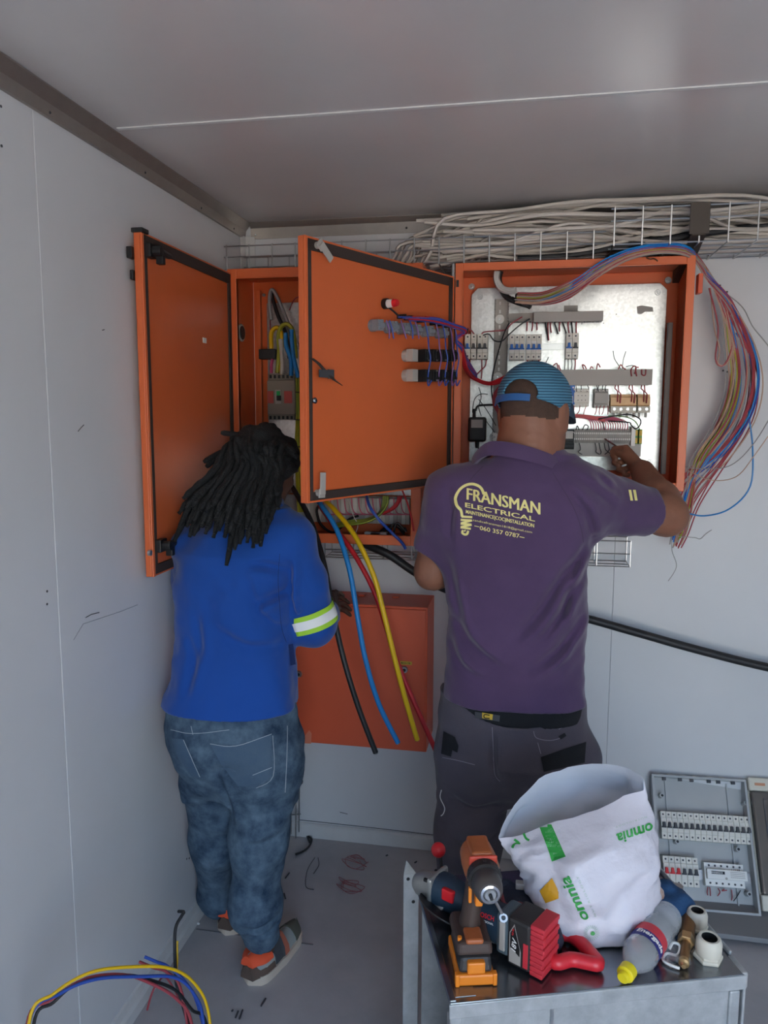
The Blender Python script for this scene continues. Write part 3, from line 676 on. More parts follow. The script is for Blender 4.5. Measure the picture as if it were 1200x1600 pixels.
wires('black wires over the terminal strip', 'black wire curling down onto the terminal strip', [[(900, 672), (902, 665), (905, 672)], [(910, 672), (914, 664), (919, 666), (917, 672)], [(935, 652), (942, 660), (945, 672)]], YP-.05, .0018, M_KCAB)
wire('wire', 'black looped wire at the right end of the terminal strip', pw([(935, 655), (965, 649), (985, 648), (1000, 655), (1000, 664), (993, 670), (986, 664), (982, 660), (950, 658)], YP-.06), .0024, M_KCAB, 'wire')
wire('wire', 'green wire looping to the earth terminals', pw([(950, 650), (975, 651), (992, 658), (1000, 672)], YP-.055), .002, mat('wire_green', '6f9a50', .5), 'wire')
wires('loose leads below the terminal strip', 'loose thin lead below the grey terminal strip', [[(x, 692), (x+2, 702), (x+random.uniform(-4, 6), 706), (x+random.uniform(0, 8), 710)] for x in (905, 930, 936, 944, 950)], YP-.05, .0016, M_DGREY)
# left side looms
for i in range(9):
    o = random.uniform(-3, 3); q = random.uniform(-3, 3)
    wire('wire', 'red wire in the loom drooping at the left inside the open cabinet', pw([(722+o*.5, 545+q, YF-.01), (728+o, 575+q, YF+.04), (740+o, 590+q, YP-.08), (760, 598+q, YP-.07), (780, 594+q+o, YP-.07), (797, 585+o, YP-.06)]), .0028, M_RCAB, 'wire', 'red loom at the cabinet hinge side', n=5)
wires('red loops behind the cap', 'red wire looping down behind the cap', [[(797, 585+i), (785, 598+i), (772+i, 615), (771+i*2, 632), (778, 645+i)] for i in range(6)], YP-.06, .0026, M_RCAB2)
wires('red leads of the left breakers', 'red lead at the left breakers', [[(724, 510), (729, 516), (733, 524)], [(730, 512), (737, 517), (742, 524)], [(752, 524), (756, 519), (775, 517), (790, 515), (800, 505), (816, 495)], [(760, 562), (758, 572), (750, 580), (742, 588)], [(753, 562), (753, 580), (752, 592)]], YP-.05, .0024, M_RCAB2)
wires('black leads of the left breakers', 'black lead curving across the slotted duct', [[(755, 524), (764, 522), (772, 532), (784, 533), (796, 522), (812, 508), (828, 498)], [(796, 505), (788, 520), (780, 545), (772, 575), (768, 600), (770, 625), (778, 640)], [(726, 516), (728, 522), (731, 514)]], YP-.055, .0024, M_KCAB)
wires('thin dark wires at the adapter', 'thin dark wire around the black adapter', [[(738, 645), (741, 625), (750, 616), (762, 616)], [(748, 605), (752, 620), (748, 635), (752, 650)], [(748, 624), (760, 640), (775, 665)], [(755, 652), (765, 665), (773, 676)]], YP-.04, .0014, M_KCAB)
# blue, purple and red loom coming over the door
for i in range(14):
    m = [M_NCAB, M_NCAB, M_PCAB, M_RCAB, M_NCAB, M_RCAB, M_PCAB][i % 7]; nm = {'cable_red': 'red', 'wire_navy': 'blue', 'wire_purple': 'purple'}[m.name]
    def dd(px, py, off): x, z = L2(px, py); return onD(D2, x, off+.003*(i % 4), z)
    o = (i % 5)*1.3
    pts = [dd(603+i*4, 497+o, .045), dd(640+i*2, 499+o, .05), dd(680, 507+o, .055), dd(700, 516+o, .06)]+pw([(712, 528+o, YF-.04), (722, 540+o*1.5, YF-.01), (730, 560+o*2, YF+.06), (745, 585+o, YP-.09)])
    wire('wire', f'{nm} wire of the loom bridging from the slanting door to the cabinet', pts, .0026, m, 'wire', f'{nm} wires of the door loom', n=5)
for i, px in enumerate((585, 590, 608, 622, 630, 645, 662, 672, 683, 690)):
    def dd(px, py, off): x, z = L2(px, py); return onD(D2, x, off, z)
    m = (M_PCAB, M_NCAB)[i % 2]; nm = ('purple', 'blue')[i % 2]
    wire('wire', f'{nm} wire looping down from the contact blocks on the slanting door', [dd(px, 502, .042), dd(px+1, 518, .05), dd(px+1+2*(i % 3), 530, .05), dd(px+4, 518, .044)] if i < 5 else [dd(px, 504, .044), dd(px+2, 525, .05), dd(px, 545, .058), dd(px+2, 562, .06), dd(px-1, 580, .06), dd(px+2, 596, .05), dd(px+5, 603, .046), dd(px+8, 595, .05)], .0022, m, 'wire', f'{nm} loops on the door', n=5)
for px in (621, 632, 652, 672, 681, 693):
    x, z = L2(px, 495+(px-620)*.2); tag(MB().box((x-.004, 0, z-.006), (x+.004, .03, z+.006), D2).build('cable_clip', M_BLACK), 'small black cable clip over the contact blocks', 'clip', 'black clips on the slanting door')
x, z = L2(601, 480); x2, z2 = L2(604, 497); wire('wire', 'short black lead of the pilot light on the slanting door', [onD(D2, x, .012, z), onD(D2, x-.006, .03, (z+z2)/2), onD(D2, x2, .045, z2)], .003, M_KCAB, 'wire')
# conduits and the multicoloured loom
for k in range(2): wire('conduit', 'pale flexible conduit entering the cabinet roof, '+('upper one' if k else 'lower one'), pw([(775+k*3, 424, YP-.12), (774+k*3, 436, YP-.12), (780+k*3, 450-k*3, YP-.12), (792, 456-k*4, YP-.13), (806, 456-k*4, YP-.14)]), .008, M_LGREY, 'conduit')
wire('conduit', 'black cable entering the cabinet roof beside the pale conduits', pw([(782, 424, YP-.1), (780, 440, YP-.1), (790, 462, YP-.1), (808, 472, YP-.11), (830, 478, YP-.12)]), .010, M_KCAB, 'conduit')
wire('sleeve', 'black sleeve with cut end in the mouth of the coloured loom', pw([(800, 466, YP-.11), (815, 473, YP-.12), (829, 481, YP-.12)]), .007, M_KCAB, 'sleeve')
wire('sleeve', 'black sleeve from which the red wires fan out', pw([(806, 462, YP-.13), (820, 463, YP-.14), (834, 466, YP-.15)]), .009, M_KCAB, 'sleeve')
rng = random.Random(3)
LOOM = [('red', M_RCAB2, 17), ('tan', M_TCAB, 10), ('grey', M_GCAB, 6), ('blue', M_BCAB, 3), ('yellow', M_GYCAB, 3), ('navy', M_NCAB, 2)]
k = 0
for nm, m, cnt in LOOM:
    for i in range(cnt):
        a, b_, c_ = rng.uniform(-1, 1), rng.uniform(-1, 1), rng.uniform(0, 1)
        dn = {'blue': -4, 'red': 2, 'tan': 6, 'yellow': 5, 'grey': 7, 'navy': -1}[nm]
        pts = [(812+a*8, 466+b_*9, YP-.14), (850+a*6, 466+b_*10, YP-.17), (893, 450+b_*11+a*4, YF-.01), (940, 418+b_*8+dn*.5, YF-.035), (985, 396+b_*5+dn*.6, YF-.045), (1035, 387+b_*4+dn*.7, YF-.03), (1078, 394+b_*5+dn*.5, YF), (1103, 425+a*7+b_*5, YF+.06)]
        bow = a*20+rng.uniform(-9, 9)
        if i % 4 != 3:
            pts += [(1135+a*10, 475+b_*8, YF+.1), (1158+bow, 540+b_*8, YF+.12), (1166+bow*1.2, 600+b_*12, YF+.13+.02*b_), (1150+bow*1.3, 660+b_*10, YF+.14+.02*b_), (1110+bow*1.2, 720+b_*14, YF+.14), (1070+a*8+c_*20, 765+b_*24, YF+.14), (1052+c_*26, 815+b_*20, YF+.13), (1046+c_*20, 845+b_*12, YF+.12)]
        else:
            pts += [(1128+a*8, 480, YF+.1), (1146, 540+b_*10, YF+.12), (1146-c_*6, 600+b_*14, YF+.13), (1128, 650+b_*10, YF+.15), (1090+a*6, 720+b_*10, YF+.15), (1064+a*4, 752+b_*12, YF+.14)]
        wire('wire', f'{nm} wire of the loose loom hanging over the right edge of the cabinet', pw(pts), .0023 if nm != 'blue' else .0026, m, 'wire', f'{nm} wires of the hanging loom', n=5, sm=5); k += 1
wire('wire', 'blue wire bulging furthest out in a wide loop right of the cabinet', pw([(1150, 520, YF+.12), (1176, 570, YF+.14), (1170, 640, YF+.14), (1176, 700, YF+.14), (1172, 760, YF+.14), (1140, 795, YF+.14), (1100, 806, YF+.13), (1068, 800, YF+.12)]), .0026, M_BCAB, 'wire')
wire('wire', 'long thin grey wire leaving the loom to the right', pw([(1100, 430, YF+.08), (1130, 455, YF+.1), (1160, 480, YF+.12), (1176, 510, YF+.12), (1200, 540, YF+.12), (1225, 580, YF+.12)]), .0018, M_GCAB, 'wire')
wire('wire', 'thin tan wire sweeping low from the loom to the right', pw([(1075, 735, YF+.12), (1110, 750, YF+.13), (1150, 745, YF+.13), (1180, 710, YF+.13), (1215, 660, YF+.13)]), .0016, M_TCAB, 'wire')
wire('wire', 'thin grey wire under the tan one sweeping right from the loom', pw([(1065, 728, YF+.12), (1090, 732, YF+.13), (1140, 728, YF+.13), (1180, 690, YF+.13), (1215, 630, YF+.13)]), .0016, M_GCAB, 'wire')
wire('wire', 'red looped wire hooking back up beside the cabinet', pw([(1108, 450, YF+.1), (1122, 510, YF+.12), (1118, 560, YF+.12), (1128, 572, YF+.12), (1140, 555, YF+.12), (1147, 520, YF+.12)]), .0025, M_RCAB2, 'wire')
wire('wire', 'tan looped wire inside the red loop beside the cabinet', pw([(1110, 450, YF+.11), (1116, 510, YF+.12), (1124, 545, YF+.12), (1122, 568, YF+.12), (1136, 568, YF+.12), (1146, 540, YF+.12)]), .0022, M_TCAB, 'wire')
wire('wire', 'kinked grey wire sticking out below the elbow', pw([(1060, 838, YF+.12), (1085, 840, YF+.12), (1094, 842, YF+.12), (1103, 834, YF+.12), (1112, 828, YF+.12)]), .0015, M_GCAB, 'wire')
wire('wire', 'thin grey wire tail hanging lowest below the elbow', pw([(1050, 835, YF+.12), (1050, 860, YF+.12), (1057, 885, YF+.12), (1044, 908, YF+.12)]), .0013, M_GCAB, 'wire')
wire('wire', 'brown wire end curling on the cabinet top edge', pw([(1010, 402, YF-.01), (1016, 405, YF-.015), (1022, 404, YF-.01), (1028, 408, YF-.01)]), .0022, mat('wire_brown', '6d4528', .5), 'wire')

# ------------------------------------------------------------------ wire trays
def tray(name, label, x0, x1, z0, zt, yf, yb, step=.082, floor=5):
    t = thing(name, label, 'cable tray', ((x0+x1)/2, yb, z0)); r = .0024
    for y in (yf, yb):
        for i in range(2):
            z = zt-i*.036; MB().cyl((x0, y, z), (x1, y, z), r, n=6).build('rod', M_STEEL, t)
    for i in range(floor): y = yf+(yb-yf)*i/(floor-1); MB().cyl((x0, y, z0), (x1, y, z0), r, n=6).build('rod', M_STEEL, t)
    n = int((x1-x0)/step)
    for i in range(n+1):
        x = x0+.01+i*step; MB().tube([(x, yf-.003, zt+.004), (x, yf-.003, z0-.003), (x, yb+.003, z0-.003), (x, yb+.003, zt+.004)], r, 6).build('cross_rod', M_STEEL, t)
    return t
tray('cable_tray', 'wire cable tray full of white cables above the cabinets', LEFT+.01, .225, 2.194, 2.272, 2.60, 2.79)
tray('cable_tray', 'wire cable tray running on to the right beyond the dark bracket', .232, RIGHT-.02, 2.215, 2.320, 2.52, 2.79)
p = at(1093, 345, Y=2.515)
br = thing('tray_bracket', 'dark steel bracket holding the tray above the right cabinet corner', 'bracket', (p.x, WALL, 2.2))
MB().box((p.x-.028, 2.508, 2.235), (p.x+.028, 2.514, 2.325)).build('front_plate', mat('dark_steel', '4b443e', .5, .5), br, bevel=.001)
MB().add([(p.x-.02, 2.512, 2.24), (p.x+.02, 2.512, 2.24), (p.x+.02, WALL-.002, 2.20), (p.x-.02, WALL-.002, 2.20), (p.x-.02, 2.512, 2.232), (p.x+.02, 2.512, 2.232), (p.x+.02, WALL-.002, 2.14), (p.x-.02, WALL-.002, 2.14)], [(0, 1, 2, 3), (7, 6, 5, 4), (0, 4, 5, 1), (1, 5, 6, 2), (2, 6, 7, 3), (3, 7, 4, 0)]).build('arm', mat('dark_steel', '4b443e', .5, .5), br)
# lower trays
def minitray(label, px0, px1, py0, py1, yf=WALL-.11):
    a, c = at(px0, py1, Y=yf), at(px1, py0, Y=yf)
    t = thing('cable_tray', label, 'cable tray', ((a.x+c.x)/2, WALL-.01, a.z)); r = .0022
    for y, z in ((yf, c.z), (yf, (a.z+c.z)/2), (yf, a.z), (yf+.045, a.z), (WALL-.008, a.z), (WALL-.008, c.z)): MB().cyl((a.x, y, z), (c.x, y, z), r, n=6).build('rod', M_STEEL, t)
    n = max(1, int((c.x-a.x)/.1))
    for i in range(n+1):
        x = a.x+(c.x-a.x)*i/n; MB().tube([(x, yf, c.z+.002), (x, yf, a.z), (x, WALL-.006, a.z), (x, WALL-.006, c.z)], r, 6).build('cross_rod', M_STEEL, t)
minitray('short piece of wire tray under the raised arm', 830, 986, 846, 880)
minitray('wire tray piece below the corner cabinet behind the hanging cables', 508, 690, 852, 870)
rt = thing('cable_tray', 'cut piece of wire tray leaning upright on the back wall beside the jeans', 'cable tray', (at(460, 1290, Y=2.77).x, 2.77, 0))
for px, y0, y1 in ((456, 1222, 1303), (463, 1215, 1310), (468, 1218, 1300)):
    a, c = at(px, y0, Y=2.795), at(px-1, y1, Y=2.76); c.z = max(c.z, .003); MB().cyl(a, c, .0026, n=6).build('rod', M_STEEL, rt)
for y0 in (1218, 1272):
    a, c = at(445, y0+2, Y=2.79), at(470, y0, Y=2.79); MB().cyl(a, c, .0026, n=6).build('cross_rod', M_STEEL, rt)
p = at(469, 1221, Y=2.78); MB().sph(p, (.012, .012, .014), 10).build('clamp', M_DGREY, rt)
# white cables in the trays
rng = random.Random(11)
for i in range(58):
    y = rng.uniform(2.615, 2.775); zz = 2.205+.145*rng.random()**1.2; x0 = rng.uniform(-.42, -.12); lift = rng.uniform(0, .05)
    pts = []
    kind = i % 3
    if kind == 0: pts += [(x0-.07, y+.01, 2.20), (x0-.045, y, 2.235)]
    x = x0; hook = .02+.06*rng.random()
    pts.append((x0, y, min(2.372, zz-.04+hook)))
    while x < RIGHT-.3:
        x += rng.uniform(.16, .3)
        top = 2.378 if x < .9 else 2.35
        pts.append((x, min(2.785, max(2.61 if x < .24 else 2.54, y+rng.uniform(-.04, .04))), min(top, max(2.205 if x < .22 else 2.228, zz+rng.uniform(-.035, .04)+lift*math.exp(-((x-.1)/.3)**2)))))
    pts.append((RIGHT-.03, y, zz))
    wire('cable', 'white cable whose end curls down through the left end of the full tray' if kind == 0 else 'white cable lying loose in the tray above the cabinets', pts, .0062, M_WCAB, 'cable', 'white cables curling down' if kind == 0 else 'white cables in the tray', n=6, sm=4)
for i in range(6):
    y = 2.63+.02*i; wire('cable', 'black cable among the white ones in the tray above the right cabinet', [(-.05+.05*i, y, 2.205), (.12, y, 2.21+.004*i), (.35, y-.03, 2.235+.006*i), (.7, y, 2.275+.005*i), (1.1, y, 2.285), (RIGHT-.03, y, 2.29)], .009, M_KCAB, 'cable', 'black cables in the tray')

# ------------------------------------------------------------------ thick hanging cables
def thick(label, pts, r, m):
    t = thing('power_cable', label, 'cable', at(pts[0][0], pts[0][1], Y=pts[0][2])); P = spline(pw(pts), 8)
    b = MB(); b.tube(P, r, 12); b.build('sheath', m, t, smooth=60)
    d = (P[-1]-P[-2]).normalized(); MB().cyl(P[-1], P[-1]+d*.004, r*.78, n=12).build('conductor', M_COPPER if m is not M_KCAB else M_STEEL, t)
thick('thick black cable hanging in front of the blue jacket sleeve', [(445, 745, 2.5), (462, 770, 2.44), (486, 815, 2.36), (506, 880, 2.28), (519, 950, 2.24), (537, 1030, 2.22), (560, 1105, 2.22), (587, 1176, 2.23)], .0085, M_KCAB)
thick('thick blue cable hanging out of the corner cabinet', [(490, 775, 2.62), (506, 795, 2.52), (527, 830, 2.46), (546, 890, 2.42), (558, 960, 2.40), (571, 1030, 2.40), (592, 1100, 2.41), (622, 1161, 2.42)], .0085, M_BCAB)
thick('thick red cable hanging behind the yellow one', [(500, 790, 2.66), (522, 822, 2.55), (556, 870, 2.50), (585, 925, 2.48), (605, 985, 2.47), (625, 1045, 2.47), (655, 1115, 2.46), (685, 1182, 2.45)], .0085, M_RCAB)
thick('thick yellow cable hanging in front of the red one', [(506, 780, 2.60), (524, 798, 2.50), (556, 840, 2.43), (584, 900, 2.40), (600, 960, 2.39), (617, 1030, 2.39), (634, 1095, 2.40), (652, 1156, 2.41)], .0085, M_YCAB)
wire('armoured_cable', 'thick black armoured cable running from the corner cabinet behind the man to the right', pw([(548, 838, 2.70), (575, 852, 2.62), (610, 868, 2.60), (650, 895, 2.62), (700, 922, 2.66), (770, 940, 2.70), (850, 952, 2.72), (915, 966, 2.73), (1000, 990, 2.74), (1100, 1018, 2.745), (1215, 1046, 2.75), (1400, 1080, 2.75), (1700, 1120, 2.76), (2000, 1150, 2.77)]), .0145, M_KCAB, n=12, sm=8)

# ------------------------------------------------------------------ smooth bodies: blended distance fields turned into one surface
import openvdb
_lat = np.random.RandomState(5).rand(32, 32, 32).astype(np.float32)*2-1
def vnoise(x, y, z):
    i = [np.floor(q).astype(int) for q in (x, y, z)]; f = [q-np.floor(q) for q in (x, y, z)]; f = [q*q*(3-2*q) for q in f]; o = 0
    for a in (0, 1):
        for b in (0, 1):
            for c in (0, 1):
                wt = (f[0] if a else 1-f[0])*(f[1] if b else 1-f[1])*(f[2] if c else 1-f[2])
                o = o+wt*_lat[(i[0]+a) & 31, (i[1]+b) & 31, (i[2]+c) & 31]
    return o
class SDF:
    def __init__(s, lo, hi, h):
        s.lo = np.array(lo, float); s.h = h; s.n = np.ceil((np.array(hi)-s.lo)/h).astype(int)+1
        s.d = np.full(s.n, .3, np.float32); s.ax = [s.lo[i]+h*np.arange(s.n[i]) for i in range(3)]
    def sl(s, lo, hi):
        a = [max(0, int((lo[i]-s.lo[i])/s.h)) for i in range(3)]; b = [min(int(s.n[i]), int((hi[i]-s.lo[i])/s.h)+2) for i in range(3)]
        S = tuple(slice(a[i], max(a[i], b[i])) for i in range(3))
        X, Y, Z = (s.ax[i][S[i]].astype(np.float32) for i in range(3))
        return S, X[:, None, None], Y[None, :, None], Z[None, None, :]
    def un(s, fn, lo, hi, k=.02, mg=.05, mode='u'):
        S, X, Y, Z = s.sl([q-mg for q in lo], [q+mg for q in hi])
        if 0 in s.d[S].shape: return s
        b = np.broadcast_to(fn(X, Y, Z), s.d[S].shape); a = s.d[S]
        if mode == 'u': h = np.maximum(k-np.abs(a-b), 0)/max(k, 1e-6); s.d[S] = np.minimum(a, b)-h*h*k*.25
        else: b = -b; h = np.maximum(k-np.abs(a-b), 0)/max(k, 1e-6); s.d[S] = np.maximum(a, b)+h*h*k*.25
        return s
    def cone(s, a, b, ra, rb, k=.02, end=None, start=None, mode='u'):
        a, b = np.array(a, float), np.array(b, float); v = b-a; L2 = float(v@v); r = max(ra, rb)
        def fn(X, Y, Z):
            x, y, z = X-a[0], Y-a[1], Z-a[2]
            t = (x*v[0]+y*v[1]+z*v[2])/L2; tc = np.clip(t, 0, 1)
            d = np.sqrt((x-tc*v[0])**2+(y-tc*v[1])**2+(z-tc*v[2])**2)-(ra+(rb-ra)*tc)
            if end: d = np.maximum(d, (t-1)*math.sqrt(L2))
            if start: d = np.maximum(d, -t*math.sqrt(L2))
            return d
        return s.un(fn, np.minimum(a, b)-r, np.maximum(a, b)+r, k, mode=mode)
    def chain(s, pts, rs, k=.02, end=None):
        for i in range(len(pts)-1): s.cone(pts[i], pts[i+1], rs[i], rs[i+1], k, end=end if i == len(pts)-2 else None)
        return s
    def ell(s, c, r, R=None, k=.02, mode='u'):
        r = np.array(r, float); c = np.array(c, float); R = np.eye(3) if R is None else np.array(R); m = r.max()
        def fn(X, Y, Z):
            x, y, z = X-c[0], Y-c[1], Z-c[2]
            q = [(R[i][0]*x+R[i][1]*y+R[i][2]*z) for i in range(3)]
            k0 = np.sqrt(sum((q[i]/r[i])**2 for i in range(3))); k1 = np.sqrt(sum((q[i]/r[i]**2)**2 for i in range(3)))
            return k0*(k0-1)/np.maximum(k1, 1e-6)
        return s.un(fn, c-m, c+m, k, mode=mode)
    def loft(s, sec, k=.03, p=2.4, yaw=0):
        sec = sorted(sec); A = np.array(sec); c, sn = math.cos(yaw), math.sin(yaw)
        def fn(X, Y, Z):
            z = Z[0, 0]; cx, cy, a, b = (np.interp(z, A[:, 0], A[:, i])[None, None, :] for i in (1, 2, 3, 4))
            x, y = X-cx, Y-cy; u, v = x*c+y*sn, -x*sn+y*c
            d = ((np.abs(u/a)**p+np.abs(v/b)**p)**(1/p)-1)*np.minimum(a, b)
            return np.maximum(d, np.maximum(A[0, 0]-z, z-A[-1, 0])[None, None, :])
        m = A[:, 3:5].max(); lo = [A[:, 1].min()-m, A[:, 2].min()-m, A[0, 0]]; hi = [A[:, 1].max()+m, A[:, 2].max()+m, A[-1, 0]]
        return s.un(fn, lo, hi, k)
    def cut(s, fn):
        S, X, Y, Z = s.sl(s.lo, s.lo+s.h*s.n); s.d[:] = np.maximum(s.d, fn(X, Y, Z)); return s
    def disp(s, fn):
        S, X, Y, Z = s.sl(s.lo, s.lo+s.h*s.n); s.d += np.broadcast_to(fn(X, Y, Z), s.d.shape).astype(np.float32); return s
    def fold(s, a, b, r, dep):
        a, b = np.array(a, float), np.array(b, float); v = b-a; L2 = float(v@v)
        lo, hi = np.minimum(a, b)-3*r, np.maximum(a, b)+3*r
        S, X, Y, Z = s.sl(lo, hi)
        if 0 in s.d[S].shape: return s
        x, y, z = X-a[0], Y-a[1], Z-a[2]; t = np.clip((x*v[0]+y*v[1]+z*v[2])/L2, 0, 1)
        d2 = (x-t*v[0])**2+(y-t*v[1])**2+(z-t*v[2])**2
        s.d[S] += (dep*np.exp(-d2/(r*r))*np.sin(math.pi*np.clip(t, .06, .94))).astype(np.float32); return s
    def crease(s, pts, Y, r=.013, dep=.008, span=.2):
        """a fold pressed into the side of the garment that faces the room: one soft groove with a raised lip, fading at both ends"""
        P = spline([at(x, y, Y=Y) for x, y in pts], 4); n = len(P)-1
        lo = [min(p[i] for p in P)-3*r for i in range(3)]; hi = [max(p[i] for p in P)+3*r for i in range(3)]; lo[1] -= .2; hi[1] = Y+span*.5
        S, X, Yy, Z = s.sl(lo, hi)
        if 0 in s.d[S].shape: return s
        best = np.full(np.broadcast(X, Z).shape, 9., np.float32); wt = np.zeros_like(best); sg = np.zeros_like(best)
        for i in range(n):
            a, b = P[i], P[i+1]; vx, vz = b.x-a.x, b.z-a.z; L2 = vx*vx+vz*vz+1e-9
            t = np.clip(((X-a.x)*vx+(Z-a.z)*vz)/L2, 0, 1); dx, dz = X-a.x-t*vx, Z-a.z-t*vz; d2 = dx*dx+dz*dz; m = d2 < best
            best = np.where(m, d2, best); wt = np.where(m, np.sin(np.pi*np.clip((i+t)/n, .04, .96)), wt); sg = np.where(m, (vx*dz-vz*dx)/math.sqrt(L2), sg)
        g = np.exp(-best/(r*r))-.75*np.exp(-(best+r*r*1.6-2.6*r*np.abs(sg)*(sg > 0)-2.6*r*0)/(r*r)*.8)*(sg > 0)*0-.6*np.exp(-((sg-1.5*r)/(r*.9))**2)*(best < 9*r*r)
        s.d[S] += (1.7*dep*g*wt).astype(np.float32)*np.ones_like(Yy); return s
    def wrinkle(s, amp, f, seed=0, fz=None):
        return s.disp(lambda X, Y, Z: amp*vnoise((X+7+seed)*f, (Y+7)*f, (Z+7)*(fz or f)))
    def mesh(s, name, m, parent, adapt=0):
        g = openvdb.FloatGrid(.3); g.copyFromArray(s.d)
        v, q = g.convertToQuads(isovalue=0.0)
        v = v*s.h+s.lo
        P = v[q]; cen = P.mean(1); nrm = np.cross(P[:, 1]-P[:, 0], P[:, 2]-P[:, 0])
        if (cen*nrm).sum() < 0: q = q[:, ::-1]
        me = bpy.data.meshes.new(name); me.vertices.add(len(v)); me.vertices.foreach_set('co', v.astype(np.float32).ravel())
        me.loops.add(len(q)*4); me.loops.foreach_set('vertex_index', q.astype(np.int32).ravel())
        me.polygons.add(len(q)); me.polygons.foreach_set('loop_start', np.arange(len(q), dtype=np.int32)*4)
        me.polygons.foreach_set('use_smooth', [True]*len(q)); me.update(calc_edges=True); me.validate()
        me.materials.append(m); return link(name, me, parent)

def hand(F, W, d, n, t, curl, sc=1, thumb=(.62, .75, .3), spread=.12):
    """W wrist, d towards the knuckles, n palm facing, t towards the thumb side"""
    W, d, n, t = V(W), V(d).normalized(), V(n).normalized(), V(t).normalized()
    for i in range(4):
        kb = W+(d*(.088-.004*abs(i-1))+t*(.031-.021*i))*sc
        F.cone(W+t*(.016-.011*i)*sc, kb, .015*sc, .0115*sc, .014*sc)
        ang = 0; p = kb; fan = t*(1-i*.75)*spread
        for j, L in enumerate((.044, .027, .021)):
            ang += curl[i][j] if isinstance(curl[i], (list, tuple)) else curl[i]*(1, 1.15, .7)[j]
            L *= (.93, 1.05, .98, .78)[i]*sc
            q = p+(d*math.cos(ang)+n*math.sin(ang)+fan*math.cos(ang)).normalized()*L
            F.cone(p, q, (.0100-.0010*j)*sc, (.0092-.0012*j)*sc, .005*sc if j == 0 else .003*sc); p = q
    a = W+(d*.022+t*.026)*sc; b = a+(d*thumb[0]+t*thumb[1]+n*thumb[2]).normalized()*.042*sc
    c = b+(d*.9+t*.15+n*.45).normalized()*.033*sc; e = c+(d*.9-t*.15+n*.5).normalized()*.025*sc
    F.cone(W, b, .018*sc, .0135*sc, .014*sc); F.cone(b, c, .0125*sc, .011*sc, .006*sc); F.cone(c, e, .011*sc, .0085*sc, .004*sc)

def head(F, c, fwd, s=1, roll=0, k=.02):
    f = V(fwd).normalized(); r = f.cross(V((0, 0, 1))).normalized(); u = r.cross(f)
    R = [list(r), list(f), list(u)]; P = lambda x, y, z: V(c)+(r*x+f*y+u*z)*s
    E = lambda p, q, kk=k, mode='u': F.ell(P(*p), [v*s for v in q], R, kk*s, mode)
    E((0, -.008, .028), (.077, .098, .088)); E((0, .03, -.035), (.064, .068, .078), .03); E((0, .058, -.085), (.036, .032, .03), .035)
    for x in (-1, 1):
        E((x*.04, .02, -.06), (.028, .05, .035), .03); E((x*.034, .072, -.012), (.026, .02, .018), .02)
        E((x*.03, .098, .012), (.017, .012, .011), .008, 's'); E((x*.030, .082, .010), (.0125, .0125, .0125), .002)
        E((x*.032, .083, .031), (.026, .011, .007), .012)
        E((x*.080, -.006, .0), (.013, .026, .038), .006); E((x*.084, .0, -.028), (.009, .014, .015), .006); E((x*.094, .0, .003), (.007, .014, .022), .005, 's')
        E((x*.012, .104, -.03), (.010, .011, .009), .008)
    F.cone(P(0, .088, .016), P(0, .112, -.024), .009*s, .0125*s, .012*s)
    E((0, .091, -.053), (.024, .012, .0075), .006); E((0, .089, -.065), (.021, .012, .009), .006); E((0, .103, -.0585), (.024, .006, .0016), .002, 's')
    return P, r, f, u

def psec(rows, unit=1):
    out = []
    for py, L, R, b, yc in rows:
        a, c = at(L, py, Y=yc), at(R, py, Y=yc); out.append(((a.z+c.z)/2, (a.x+c.x)/2, yc, (c.x-a.x)/2, b))
    return out
def skindots(o): return o

# --- the man in the purple shirt
MY = 2.15
man = thing('person', 'person in a purple printed polo shirt and blue mesh cap reaching into the open cabinet', 'person', (.0, MY, 0))
F = SDF((-.36, 1.93, -.005), (.55, 2.78, 1.87), .0036)
hc = at(834, 648, Y=2.165)
hP, hr, hf, hu = head(F, hc, (.42, .86, -.22), 1.09)
nb = at(822, 735, Y=2.135)
F.chain([nb-V((0, 0, .03)), at(826, 700, Y=2.14), hc+V((-.004, -.022, -.03))], [.098, .081, .080], .03)
tors = psec([(722, 745, 890, .065, 2.15), (745, 705, 925, .09, 2.15), (790, 702, 910, .10, 2.15), (870, 716, 896, .10, 2.15), (980, 722, 892, .10, 2.15), (1080, 714, 896, .105, 2.15), (1160, 712, 900, .10, 2.15), (1200, 710, 905, .08, 2.15)])
F.loft(tors, .05)
# right arm, raised
sh, el, wr = at(905, 780, Y=2.14), at(1041, 805, Y=2.31), at(1004, 737, Y=2.53)
F.chain([sh, sh.lerp(el, .5), el], [.075, .062, .056], .03)
F.chain([el, el.lerp(wr, .3), wr], [.056, .057, .037], .03)
kd = (at(980, 706, Y=2.625)-wr).normalized()
tip = at(950, 690, Y=2.72)
hand(F, wr, kd+V((-.15, .12, .12)), V((-.75, .35, -.45)), V((-.35, .4, .85)), [(1.0, 1.4, .8), (1.15, 1.45, .9), (1.25, 1.45, .9), (1.3, 1.45, .9)], 1.02, thumb=(.75, .35, .65))
# left arm, lowered and reaching forward
sl, ll, wl_ = at(700, 775, Y=2.14), at(676, 893, Y=2.18), at(775, 880, Y=2.40)
F.chain([sl, sl.lerp(ll, .55), ll], [.07, .058, .048], .03)
F.chain([ll, ll.lerp(wl_, .35), wl_], [.048, .051, .034], .03)
hand(F, wl_, (.3, .8, .25), (.6, -.1, -.4), (.2, .2, .9), [.5, .55, .6, .65])
